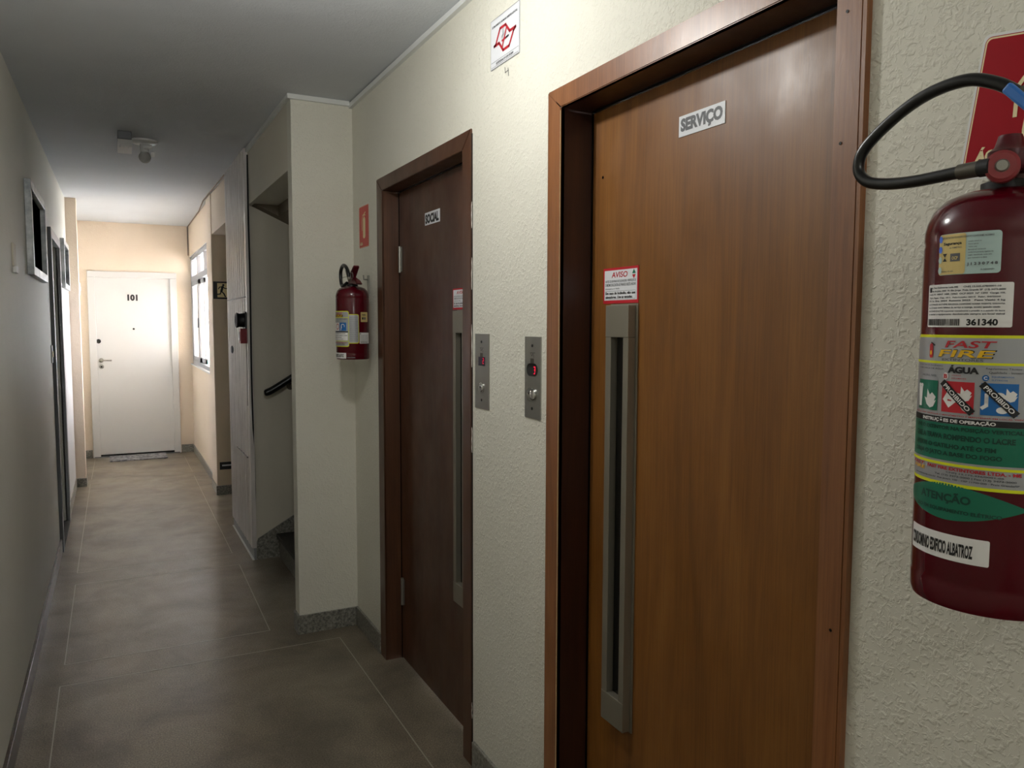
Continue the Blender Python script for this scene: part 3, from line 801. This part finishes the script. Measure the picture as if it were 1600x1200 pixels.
# near extinguisher
t, q, k = extinguisher(1.0, 0.6, 0.09, 1.248, 1.770, 'large maroon water extinguisher at the right edge, white CONDOMINIO strip', 0.6, None)
bm = bmesh.new(); 
gauge_c = Vector((0.93, 0.566, 1.787)); gd = Vector((-0.86, -0.5, 0.02)).normalized()
tube(bm, [gauge_c - gd * 0.045, gauge_c - gd * 0.014], 0.013, 14)
link('hose_union', bm, M_REDP, t, smooth=True)
bm = bmesh.new(); tube(bm, [gauge_c - gd * 0.014, gauge_c - gd * 0.003, gauge_c], [0.0185, 0.0185, 0.015], 28)
gg = link('union_cap', bm, M_REDSIGN2 if False else mat('dusty_red_plastic', (140, 52, 56), 0.3), t, smooth=True, label='dusty red round cap')
bm = bmesh.new(); tube(bm, [gauge_c, gauge_c + gd * 0.0025], [0.0078, 0.006], 18); link('screw', bm, M_STEEL, gg, smooth=True)
hp = [(0.93, 0.588, 1.788), (0.93, 0.617, 1.788), (0.93, 0.677, 1.7865), (0.93, 0.722, 1.790), (0.93, 0.752, 1.799), (0.93, 0.765, 1.818), (0.93, 0.755, 1.844), (0.93, 0.712, 1.874), (0.93, 0.665, 1.893), (0.93, 0.615, 1.897), (0.932, 0.580, 1.885), (0.936, 0.556, 1.868), (0.945, 0.535, 1.848), (0.958, 0.522, 1.82), (0.965, 0.512, 1.79)]
bm = bmesh.new(); tube(bm, smooth_path(hp, 10), 0.0078, 18); link('hose', bm, M_RUB, t, smooth=True)
bm = bmesh.new(); tube(bm, [(0.93, 0.590, 1.788), (0.93, 0.618, 1.788)], 0.0094, 18); link('ferrule', bm, M_METAL_D, t, smooth=True, label='grey crimped hose ferrule')
bm = bmesh.new(); tube(bm, [(0.93, 0.578, 1.788), (0.93, 0.592, 1.788)], 0.0105, 16); link('ferrule', bm, M_BLACKM, t, smooth=True)
bm = bmesh.new(); tube(bm, [(0.936, 0.556, 1.868), (0.944, 0.537, 1.850), (0.958, 0.522, 1.82)], 0.0098, 16); link('nozzle', bm, M_METAL_D, t, smooth=True)
# blue seal tag clipped on the hose end
bm = bmesh.new(); box(bm, -0.004, 0.004, -0.022, 0.022, -0.0065, 0.0065, bev=0.003)
bmesh.ops.rotate(bm, verts=bm.verts, matrix=Matrix.Rotation(math.radians(46), 3, 'X')); bmesh.ops.translate(bm, verts=bm.verts, vec=(0.921, 0.545, 1.858))
link('seal_tag', bm, M_BLUEP, t, label='blue plastic tag')
bm = bmesh.new(); prism(bm, [(0.566, 1.798), (0.560, 1.812), (0.53, 1.828), (0.47, 1.842), (0.42, 1.842), (0.42, 1.832), (0.49, 1.822), (0.535, 1.796)], 'x', 0.965, 0.99)
bmesh.ops.bevel(bm, geom=bm.edges[:], offset=0.002, segments=2, affect='EDGES'); link('lever', bm, M_REDP, t, smooth=True)
bm = bmesh.new(); prism(bm, [(0.585, 1.786), (0.57, 1.808), (0.52, 1.80), (0.44, 1.802), (0.44, 1.792), (0.53, 1.782)], 'x', 0.968, 0.995)
bmesh.ops.bevel(bm, geom=bm.edges[:], offset=0.002, segments=2, affect='EDGES'); link('carry_handle', bm, M_REDP, t, smooth=True)
bm = bmesh.new(); box(bm, 1.085, XR + 0.002, 0.585, 0.615, 1.60, 1.80, bev=0.002); box(bm, 1.0, 1.10, 0.592, 0.608, 1.783, 1.79); link('wall_bracket', bm, M_STEEL, t)

R9 = 0.09; PH = math.radians(184)
f = cyl_map(1.0, 0.6, R9, PH)
def U(deg): return R9 * math.radians(deg - 184)
# hologram inspection seal
a = Art(f, True); a.rrect(U(161.5), 1.662, U(209), 1.7115, 0.004, M_CYAN, 1); st_ = a.build('inspection_seal', t, label='gold and silver inspection sticker')
a = Art(f, True)
a.rrect(U(162), 1.6625, U(185), 1.711, 0.003, M_GOLD, 2)
for i in range(4): a.ellipse(U(163.5), 1.668 + i * 0.0125, 0.0028, 0.0042, M_HOLO if i > 1 else M_CYAN, 3, 14)
a.text('Segurança', U(166.5), 1.697, U(182), 1.7015, M_BLACKM, 3, True)
a.text('do INMETRO', U(172), 1.6935, U(182), 1.6955, M_GREYPR, 3, False)
a.poly([(U(166), 1.688), (U(170), 1.688), (U(168), 1.683)], M_BLACKM, 3); a.poly([(U(166), 1.6785), (U(170), 1.6785), (U(168), 1.683)], M_BLACKM, 3)
a.rect(U(173), 1.678, U(181), 1.6875, M_GREYPR, 3); a.text('OCP', U(174.5), 1.680, U(179.5), 1.684, M_GOLD, 4, True)
a.text('ESTE EXTINTOR FOI INSPECIONADO CONFORME NORMAS', U(165), 1.7055, U(204), 1.7078, M_GREYPR, 3, False)
a.text('Número do selo', U(165), 1.6655, U(176), 1.6675, M_GREYPR, 3, False)
for i in range(7): a.text(['Inspeção realizada em', 'Empresa registrada', 'Validade e carga', 'Manutenção de 2º nível executada', 'conforme portaria vigente do', 'orgão, identificada neste selo', 'por numero e data'][i], U(187), 1.6995 - i * 0.0033, U([196, 194, 193, 199, 204, 203, 200][i]), 1.7015 - i * 0.0033, M_GREYPR, 3, False)
a.text('J 1 2 3 0 7 4 8', U(186.5), 1.6712, U(207), 1.6755, M_GREYPR, 3, True); a.text('de manutenção', U(196), 1.6655, U(205), 1.668, M_GREYPR, 3, False)
a.build('lettering', st_)
# barcode sticker
a = Art(f, True); a.rrect(U(150), 1.5985, U(218), 1.651, 0.002, M_WHITEPR, 1); st_ = a.build('barcode_sticker', t, label='white service sticker with barcode 361340')
a = Art(f, True)
rows = ['Emp. Fast Extintores Ltda ME      CNPJ 12.345.678/0001-10', 'R. Dez de Julho 1000  Vl. São Jorge  Praia Grande SP  (13) 3473-2000', 'Cert. 91  ABNT  NBR 12962  OCP 0029  Nº 1293  Carga 10L', 'Tipo Água  Cap. 10 L  Fabricação 2015  Fabr. 04/2020', 'Próx. Ens. 2024  Reteste 2025   Peso Vazio 4 kg', 'MANUTENÇÃO DE 2º NÍVEL REALIZADA CONFORME NORMA VIGENTE, GARANTIA', 'de 12 meses contra defeitos de serviço e recarga, exceto quando usado', 'RECOMENDAÇÕES inspecionar mensalmente a pressão e o estado do lacre', 'e manter o equipamento desobstruído sempre em local visível']
for i, s in enumerate(rows):
    z = 1.6455 - i * 0.0041
    a.text(s, U(152), z, U(213 if i % 3 else 210), z + 0.0026, M_GREYPR, 2, True)
a.rect(U(152), 1.6415, U(154.5), 1.6475, M_BLACKM, 2)
u = U(151.5)
rb = random.Random(3)
while u < U(182):
    wd = rb.choice([0.0005, 0.0009, 0.0014]); a.rect(u, 1.6005, u + wd, 1.6085, M_BLACKM, 2); u += wd + rb.choice([0.0005, 0.0008])
a.text('361340', U(188), 1.6005, U(209), 1.6085, M_BLACKM, 2, True)
a.build('lettering', st_)
# main label
u0, u1 = U(129), U(237)
a = Art(f, True)
a.rrect(u0, 1.4035, u1, 1.589, 0.010, M_YEL, 1); a.rrect(u0 + 0.0022, 1.4075, u1 - 0.0022, 1.5855, 0.009, M_SILVER, 2)
ml = a.build('instruction_label', t, label='silver and green label with lime border')
a = Art(f, True)
a.rect(u0, 1.5535, u1, 1.5565, M_YEL, 3)
a.text('FAST', U(172), 1.5735, U(207), 1.5820, M_REDPR, 4, True, shear=0.45)
a.text('FIRE', U(166), 1.5615, U(207), 1.5715, M_BLACKM, 4, True, shear=0.45)
a.text('FIRE', U(166.6), 1.5622, U(206.2), 1.5708, M_LOGOY, 5, False, shear=0.45)
a.text('EXTINTORES', U(170), 1.5575, U(201), 1.5605, M_GREYPR, 4, False)
a.rrect(U(156), 1.560, U(160), 1.578, 0.0028, M_REDPR, 4); a.ellipse(U(158), 1.5665, 0.0018, 0.003, M_LOGOY, 5, 12); a.line([(U(158), 1.579), (U(162), 1.576)], 0.0018, M_BLACKM, 4)
a.text('ÁGUA', U(175.5), 1.5425, U(198.5), 1.5525, M_BLACKM, 4, True)
a.text('EXTINTOR DE INCÊNDIO', U(140), 1.5500, U(171), 1.5520, M_GREYPR, 4, False); a.text('COM CARGA DE ÁGUA', U(140), 1.5460, U(172), 1.5485, M_GREYPR, 4, False)
a.text('Regulamento Técnico da', U(203), 1.5480, U(229), 1.5510, M_GREYPR, 4, False); a.text('Qualidade - Inmetro', U(205), 1.5435, U(228), 1.5465, M_GREYPR, 4, False)
a.text('A MADEIRAS, PAPÉIS', U(146), 1.5365, U(165), 1.5400, M_GREYPR, 4, False)
a.ellipse(U(174), 1.5385, 0.0036, 0.0042, M_WHITEPR, 4); a.text('B', U(172.5), 1.5358, U(175.5), 1.5412, M_REDPR, 5, True); a.text('LÍQUIDOS', U(179), 1.5390, U(186), 1.5410, M_REDPR, 4, False); a.text('INFLAMÁVEIS', U(179), 1.5355, U(190), 1.5375, M_REDPR, 4, False)
a.ellipse(U(203), 1.5385, 0.0036, 0.0036, M_BLUE, 4); a.text('C', U(201.8), 1.5365, U(204.2), 1.5405, M_WHITEPR, 5, True); a.text('EQUIPAMENTOS', U(207), 1.5390, U(221), 1.5410, M_BLUE, 4, False); a.text('ELÉTRICOS', U(207), 1.5355, U(217), 1.5375, M_BLUE, 4, False)
def flame(cu, cv, s, m, L):
    a.poly([(cu + x * s, cv + y * s) for x, y in [(-.5, -.6), (-.9, .1), (-.5, .0), (-.45, .9), (-.05, .35), (.25, .6), (.75, .2), (.55, -.2), (.8, -.1), (.45, -.75), (0, -.9)]], m, L)
# class A square
ux, uy = U(141), U(167)
a.rect(ux, 1.4945, uy, 1.5320, M_GREEN, 4); a.poly([(ux + .003, 1.498), (ux + .010, 1.498), (ux + .012, 1.5225), (ux + .001, 1.5225)], M_WHITEPR, 5); a.ellipse(ux + .004, 1.5245, .003, .0025, M_WHITEPR, 5, 12); a.ellipse(ux + .010, 1.5245, .003, .0025, M_WHITEPR, 5, 12)
flame(uy - .012, 1.5090, .013, M_WHITEPR, 5)
# class B square
ux, uy = U(171.3), U(196)
a.rect(ux, 1.4945, uy, 1.5325, M_REDPR, 4); a.poly([(ux + .002, 1.510), (ux + .010, 1.500), (ux + .019, 1.508), (ux + .009, 1.522)], M_WHITEPR, 5); flame(uy - .010, 1.5180, .010, M_WHITEPR, 5); flame(uy - .009, 1.503, .007, M_WHITEPR, 5)
def proib(x0, x1, y1, y0):
    w_ = 0.0085; n = 8
    a.line([(x0 + .003, y1 - .003), ((x0 + x1) / 2, (y0 + y1) / 2), (x1 - .003, y0 + .003)], w_, M_BLACKM, 7)
    a.text('PROIBIDO', 0, 0, 0, 0, M_WHITEPR, 8, True, rot=((x0 + x1) / 2, (y0 + y1) / 2, math.hypot(x1 - x0, y1 - y0) * 0.78, 0.0052, math.atan2(y0 - y1, x1 - x0)))
proib(ux, uy, 1.5325, 1.4945)
# class C square
ux, uy = U(200.4), U(224.3)
a.rect(ux, 1.4945, uy, 1.5325, M_BLUE, 4); a.line([(ux + .002, 1.503), (ux + .006, 1.506), (ux + .006, 1.519)], .004, M_WHITEPR, 5); a.ellipse(ux + .019, 1.517, .006, .005, M_WHITEPR, 5, 14); flame(uy - .008, 1.519, .009, M_WHITEPR, 5); a.ellipse(ux + .022, 1.501, .006, .004, M_WHITEPR, 5, 14)
proib(ux, uy, 1.5325, 1.4945)
a.text('ANTES DE USAR VERIFIQUE O MANÔMETRO E MANTENHA EM LOCAL VISÍVEL', U(135), 1.4895, U(231), 1.4920, M_REDPR, 4, False)
a.rect(u0 + .0022, 1.4805, u1 - .0022, 1.4880, M_BLACKM, 3.5); a.text('INSTRUÇÕES DE OPERAÇÃO', U(151), 1.4812, U(211), 1.4872, M_WHITEPR, 5, True)
a.rect(u0 + .0022, 1.4345, u1 - .004, 1.4802, M_GREEN, 3.5)
for i, s in enumerate(['LEVE O EXTINTOR NA POSIÇÃO VERTICAL', 'GIRE A TRAVA ROMPENDO O LACRE', 'APERTE O GATILHO ATÉ O FIM', 'DIRIJA O JATO A BASE DO FOGO']):
    z = 1.4715 - i * 0.0108; a.text(s, U(141), z, U([229, 224, 212, 216][i]), z + 0.0070, M_GREEN2, 5, True)
a.rect(u0, 1.4285, u1, 1.4318, M_YEL, 4)
a.text('FAST', U(137), 1.4235, U(155), 1.4275, M_REDPR, 5, True, shear=.4); a.text('FIRE', U(139), 1.4185, U(156), 1.4228, M_LOGOY, 5, True, shear=.4)
a.text('FAST FIRE EXTINTORES LTDA. - ME', U(160), 1.4230, U(229), 1.4272, M_REDPR, 5, True)
a.text('CNPJ 12.175.436/0001-06', U(178), 1.4190, U(218), 1.4215, M_GREYPR, 5, True); a.text('Tel. (13) 3473-2000 | Fax (13) 3473-2000', U(168), 1.4150, U(226), 1.4178, M_GREYPR, 5, True)
a.text('www.extintores.com.br  Rua Javari, 100 - CEP 11700-000 - Praia Grande/SP', U(142), 1.4108, U(228), 1.4135, M_GREYPR, 5, True)
a.build('lettering', ml)
# green lens sticker
a = Art(f, True); ua, ub = U(120), U(236); cu_ = (ua + ub) / 2; hw = (ub - ua) / 2
def lens(u): 
    x = min(1, abs((u - cu_) / hw)); return 0.0225 * (1 - x ** 1.7)
a.strip(ua, ub, lambda u: 1.3835 - lens(u), lambda u: 1.3835 + lens(u), M_GREEN, 1, 60)
st_ = a.build('caution_sticker', t, label='dark green lens-shaped ATENÇÃO sticker')
a = Art(f, True); a.text('ATENÇÃO', U(152), 1.3810, U(197), 1.3960, M_GREEN2, 2, True); a.text('USO EM EQUIPAMENTO ELÉTRICO', U(146), 1.3700, U(218), 1.3765, M_GREEN2, 2, True); a.build('lettering', st_)
a = Art(f, True); a.rrect(U(137.5), 1.3115, U(211), 1.3435, 0.002, M_WHITEPR, 1); st_ = a.build('owner_strip', t, label='white strip reading CONDOMINIO EDIFICIO ALBATROZ')
a = Art(f, True); a.text('CONDOMINIO EDIFICIO ALBATROZ', U(140), 1.3180, U(200), 1.3345, M_BLACKM, 2, True); a.build('lettering', st_)

# far extinguisher
r2 = 0.078; c2x, c2y = 1.012, 3.66
t, q, k = extinguisher(c2x, c2y, r2, 1.432, 1.778, 'smaller maroon extinguisher hanging left of the SOCIAL door', 3.66, None)
bm = bmesh.new(); tube(bm, smooth_path([q(-.02, .03, .018), q(-.03, .07, .004), q(-.03, .105, .010), q(-.03, .125, .05), q(-.03, .118, .09), q(-.03, .075, .115), q(-.03, .02, .108), q(-.03, -.025, .08), q(-.028, -.04, .045)], 8), 0.0085, 14)
link('hose', bm, M_RUB, t, smooth=True)
bm = bmesh.new(); tube(bm, [q(-.03, -.012, .085), q(-.028, -.03, .06), q(-.028, -.048, .03)], [.0095, .010, .008], 12); link('nozzle', bm, M_METAL, t, smooth=True)
bm = bmesh.new(); prism(bm, [(c2y + .012, 1.815), (c2y - .028, 1.845), (c2y - .075, 1.872), (c2y - .085, 1.864), (c2y - .05, 1.838), (c2y - .01, 1.808)], 'x', c2x - .014, c2x + .012)
bmesh.ops.bevel(bm, geom=bm.edges[:], offset=0.002, segments=2, affect='EDGES'); link('lever', bm, M_REDP, t, smooth=True)
bm = bmesh.new(); prism(bm, [(c2y + .02, 1.80), (c2y - .02, 1.822), (c2y - .09, 1.802), (c2y - .13, 1.784), (c2y - .12, 1.780), (c2y - .05, 1.792), (c2y + .01, 1.786)], 'x', c2x - .015, c2x + .013)
bmesh.ops.bevel(bm, geom=bm.edges[:], offset=0.002, segments=2, affect='EDGES'); link('carry_handle', bm, M_REDP, t, smooth=True)
ring = [q(-.022, -.075 + .022 * math.cos(a_), .052 + .018 * math.sin(a_)) for a_ in [2 * math.pi * i / 20 for i in range(21)]]
bm = bmesh.new(); tube(bm, ring, 0.0016, 6); link('pin_ring', bm, M_STEEL, t, smooth=True)
bm = bmesh.new(); tube(bm, smooth_path([q(-.03, .09, .02), q(-.04, .05, .045), q(-.03, -.01, .05), q(-.03, -.05, .045)]), 0.0014, 6); link('seal_wire', bm, M_STEEL, t, smooth=True)
bm = bmesh.new(); box(bm, 1.104, XR + .001, c2y + .045, c2y + .065, 1.735, 1.835); tube(bm, [(1.106, c2y + .055, 1.745), (1.08, c2y + .045, 1.765), (1.03, c2y + .02, 1.786)], 0.004, 8); tube(bm, [(1.106, c2y + .055, 1.815), (1.085, c2y + .055, 1.815), (1.083, c2y + .055, 1.835)], 0.004, 8)
link('wall_bracket', bm, M_STEEL, t, smooth=True)
f2 = cyl_map(c2x, c2y, r2, math.radians(211))
def V2(deg): return r2 * math.radians(deg - 211)
a = Art(f2, True)
a.rrect(V2(238), 1.5085, V2(276), 1.645, .008, M_YEL, 1); a.rrect(V2(239.5), 1.512, V2(274.5), 1.6415, .007, M_SILVER, 2)
a.rrect(V2(140), 1.493, V2(242), 1.660, .008, M_YEL, 3); a.rrect(V2(141.5), 1.497, V2(240.5), 1.656, .007, M_SILVER, 4)
ml = a.build('instruction_label', t, label='silver label with lime border in two panels')
a = Art(f2, True)
a.rect(V2(140), 1.628, V2(242), 1.631, M_YEL, 5); a.rect(V2(140), 1.518, V2(242), 1.5205, M_YEL, 5)
a.text('FAST', V2(180), 1.644, V2(218), 1.6525, M_REDPR, 6, True, shear=.4); a.text('FIRE', V2(180), 1.633, V2(218), 1.6425, M_LOGOY, 6, True, shear=.4); a.rect(V2(178), 1.6325, V2(221), 1.6435, M_BLACKM, 5.5)
a.text('DIÓXIDO DE CARBONO', V2(205), 1.620, V2(236), 1.625, M_BLACKM, 6, False)
a.rect(V2(207), 1.568, V2(233), 1.606, M_BLUE, 6); a.ellipse(V2(220), 1.59, .010, .010, M_WHITEPR, 7); a.ellipse(V2(221), 1.585, .006, .008, M_BLUE, 8); a.line([(V2(212), 1.572), (V2(214), 1.585)], .004, M_WHITEPR, 7)
a.rect(V2(172), 1.568, V2(203), 1.606, M_WHITEPR, 6); a.ellipse(V2(195), 1.587, .011, .014, M_REDPR, 7); a.ellipse(V2(194), 1.587, .007, .010, M_WHITEPR, 8)
a.rect(V2(160), 1.560, V2(239), 1.5655, M_BLACKM, 6); a.rect(V2(160), 1.523, V2(238), 1.559, M_WHITEPR, 6)
for i, s in enumerate(['LEVE O EXTINTOR AO LOCAL', 'GIRE A TRAVA E ROMPA O LACRE', 'APERTE O GATILHO', 'DIRIJA O JATO AO FOGO']): a.text(s, V2(170), 1.5525 - i * .0088, V2([230, 236, 215, 222][i]), 1.5565 - i * .0088, M_BLACKM, 7, True)
a.text('FAST FIRE EXTINTORES LTDA', V2(170), 1.510, V2(236), 1.514, M_REDPR, 7, True); a.text('Tel. (13) 3473-2000', V2(176), 1.503, V2(226), 1.507, M_BLACKM, 7, False)
for i in range(13):
    a.text('Inspeção do extintor a cada doze meses'[: 26 + (i * 5) % 12], V2(244), 1.628 - i * .0088, V2(271 - (i * 3) % 6), 1.6315 - i * .0088, M_GREYPR, 4, False)
a.build('lettering', ml)
a = Art(f2, True); a.rrect(V2(283), 1.609, V2(316), 1.655, .003, M_GOLD, 1); st_ = a.build('inspection_seal', t, label='pale gold inspection sticker')
a = Art(f2, True); a.text('Selo', V2(288), 1.64, V2(306), 1.646, M_BLACKM, 2, True); a.rect(V2(288), 1.62, V2(294), 1.631, M_BLACKM, 2); a.rect(V2(297), 1.62, V2(304), 1.631, M_GREYPR, 2); a.build('lettering', st_)
a = Art(f2, True); a.rect(V2(278), 1.508, V2(325), 1.559, M_WHITEPR, 1); st_ = a.build('barcode_sticker', t, label='white service sticker with barcode')
a = Art(f2, True)
a.rect(V2(280), 1.551, V2(283), 1.557, M_BLACKM, 2)
for i in range(6): a.text('Manutenção de 2º nível conforme norma'[: 30], V2(280), 1.545 - i * .0055, V2(318), 1.548 - i * .0055, M_GREYPR, 2, True)
for i in range(16): a.rect(V2(281 + i * 2.2), 1.510, V2(282.1 + i * 2.2), 1.517, M_BLACKM, 2)
a.build('lettering', st_)
a = Art(f2, True); a.rrect(V2(150), 1.438, V2(231), 1.4645, .002, M_WHITEPR, 1); st_ = a.build('owner_strip', t, label='white strip ending in ALBATROZ')
a = Art(f2, True); a.text('CONDOMINIO EDIFICIO ALBATROZ', V2(152), 1.444, V2(222), 1.459, M_BLACKM, 2, True); a.text('CONTRA INCÊNDIO', V2(234), 1.4405, V2(262), 1.445, M_SILVER, 2, True); a.build('lettering', st_)

# ---------------------------------------------------------------- exit signs on the hall wall
es = thing('exit_sign', (0.88, 7.66, 1.825), 'black exit sign with pale running figure in the side doorway', 'sign')
link('plate', B(0.820, 1.10, 7.655, 7.6605, 1.825, 1.985), M_BLACKM, es)
a = Art(plane_map((0.82, 7.655, 1.825), (1, 0, 0), (0, 0, 1), (0, -1, 0)))
a.rect(.035, .015, .125, .145, M_SIGNCR, 1)
a.ellipse(.088, .128, .010, .010, M_BLACKM, 2); a.line([(.082, .112), (.070, .072)], .020, M_BLACKM, 2)
a.line([(.080, .112), (.055, .108), (.045, .092)], .008, M_BLACKM, 2); a.line([(.084, .112), (.100, .098), (.118, .096)], .008, M_BLACKM, 2)
a.line([(.070, .072), (.092, .048), (.104, .022)], .011, M_BLACKM, 2); a.line([(.070, .072), (.060, .046), (.030, .042)], .010, M_BLACKM, 2)
a.poly([(.15, .08), (.20, .13), (.20, .10), (.26, .10), (.26, .06), (.20, .06), (.20, .03)], M_SIGNCR, 1)
a.build('pictogram', es)
ls = thing('low_exit_strip', (0.95, 7.66, 0.24), 'low black exit strip with white bar above the side doorway skirting', 'sign')
link('plate', B(0.838, 1.16, 7.656, 7.6605, 0.235, 0.305), M_BLACKM, ls)
a = Art(plane_map((0.838, 7.656, 0.235), (1, 0, 0), (0, 0, 1), (0, -1, 0))); a.rect(.02, .032, .30, .046, M_PAPER, 1); a.build('bar', ls)

# fire alarm on the boarded column
al = thing('fire_alarm_siren', (0.78, 5.47, 1.57), 'black alarm siren above a red call point on the white boarded column', 'alarm')
bm = bmesh.new(); lathe(bm, [(0.052, 0.0), (0.046, -0.02), (0.044, -0.04), (0.052, -0.058), (0.046, -0.062), (0.03, -0.055)], (0.784, 5.47, 1.622), 'x', 28); link('horn', bm, M_BLACKM, al, smooth=True)
link('mount', box(bmesh.new(), 0.772, 0.787, 5.41, 5.53, 1.566, 1.678, bev=0.003), M_BLACKM, al)
cp = thing('alarm_call_point', (0.78, 5.46, 1.47), 'small red call point box under the black siren', 'alarm')
link('housing', box(bmesh.new(), 0.742, 0.787, 5.415, 5.505, 1.468, 1.566, bev=0.004), mat('dull_red_plastic', (128, 18, 30), 0.4), cp)
link('glass', box(bmesh.new(), 0.739, 0.743, 5.432, 5.488, 1.485, 1.545, bev=0.001), M_REDP, cp)
bm = bmesh.new(); tube(bm, [(0.784, 5.435, 1.468), (0.784, 5.435, 1.05)], 0.004, 6); link('cable', bm, M_BLACKM, cp)

# stair handrail
hr = thing('handrail', (0.89, 5.36, 1.16), 'black handrail with rounded end in the stair opening', 'handrail')
bm = bmesh.new(); pth = smooth_path([(0.875, 5.35, 1.140), (0.90, 5.35, 1.145), (0.95, 5.35, 1.170), (1.10, 5.35, 1.262), (1.8, 5.35, 1.69), (2.6, 5.35, 2.18)], 6)
tube(bm, pth, [0.012, 0.018, 0.021, 0.0225, 0.023, 0.0235] + [0.024] * (len(pth) - 6), 16); link('rail', bm, M_RUB, hr, smooth=True)
for x, z in ((1.06, 1.235), (2.0, 1.81)):
    bm = bmesh.new(); tube(bm, [(x, 5.35, z - .01), (x, 5.352, z - .045), (x, 5.38, z - .06), (x, 5.42, z - .06)], 0.009, 10); lathe(bm, [(0.026, 0.0), (0.026, -0.006)], (x, 5.421, z - .06), 'y', 16); link('bracket', bm, M_METAL_D, hr, smooth=True)

# framed boxes on the left wall
def wall_frame(y0, y1, z0, z1, dep, label):
    t = thing('picture_frame', (XL, (y0 + y1) / 2, z0), label, 'frame'); w_ = 0.045
    x0, x1 = XL, XL + dep
    for a_ in ((y0, y0 + w_, z0, z1), (y1 - w_, y1, z0, z1), (y0 + w_, y1 - w_, z0, z0 + w_), (y0 + w_, y1 - w_, z1 - w_, z1)):
        link('frame_rail', box(bmesh.new(), x0, x1, *a_, bev=0.0025), M_FRAME, t)
    link('panel', B(x0 + 0.001, x0 + 0.006, y0 + w_, y1 - w_, z0 + w_, z1 - w_), M_PIC, t, label='black inner panel')
    return t
wall_frame(4.67, 5.60, 1.845, 2.328, 0.032, 'large silver frame with black panel on the left wall')
wall_frame(7.60, 8.36, 1.895, 2.312, 0.032, 'smaller silver frame with black panel farther along the left wall')
sw = thing('wall_sensor', (XL, 4.05, 1.82), 'cream switch plate nearest on the left wall beside the large frame', 'switch')
link('plate', box(bmesh.new(), XL, XL + 0.008, 4.0, 4.10, 1.845, 1.945, bev=0.002), mat('aged_cream_plastic', (206, 198, 180), 0.5), sw)
link('cover', box(bmesh.new(), XL, XL + 0.014, 4.03, 4.11, 1.818, 1.848, bev=0.002), M_WPL, sw)
sw = thing('light_switch', (XL, 6.08, 1.36), 'cream light switch beside the grey door frame', 'switch')
link('plate', box(bmesh.new(), XL, XL + 0.008, 6.06, 6.13, 1.33, 1.45, bev=0.002), M_WPL, sw); link('rocker', box(bmesh.new(), XL + .008, XL + 0.013, 6.08, 6.11, 1.37, 1.41, bev=0.001), M_SIGNCR, sw)
sw = thing('light_switch', (-0.293, 8.70, 1.88), 'white switch plate on the side of the peach pillar', 'switch')
link('plate', box(bmesh.new(), -0.294, -0.284, 8.665, 8.735, 1.87, 1.99, bev=0.002), M_WPL, sw); link('rocker', box(bmesh.new(), -0.284, -0.279, 8.685, 8.715, 1.91, 1.95, bev=0.001), M_WPL, sw)

# doormat
bm = bmesh.new(); box(bm, -0.095, 0.515, 10.02, 10.375, 0.0, 0.012, bev=0.003)
bmesh.ops.subdivide_edges(bm, edges=bm.edges[:], cuts=3, use_grid_fill=True)
for v_ in bm.verts: v_.co += Vector((random.uniform(-.003, .003), random.uniform(-.004, .004), random.uniform(0, .004) if v_.co.z > .006 else 0))
link('doormat', bm, M_MAT, label='worn grey doormat in front of white door 101', cat='doormat')
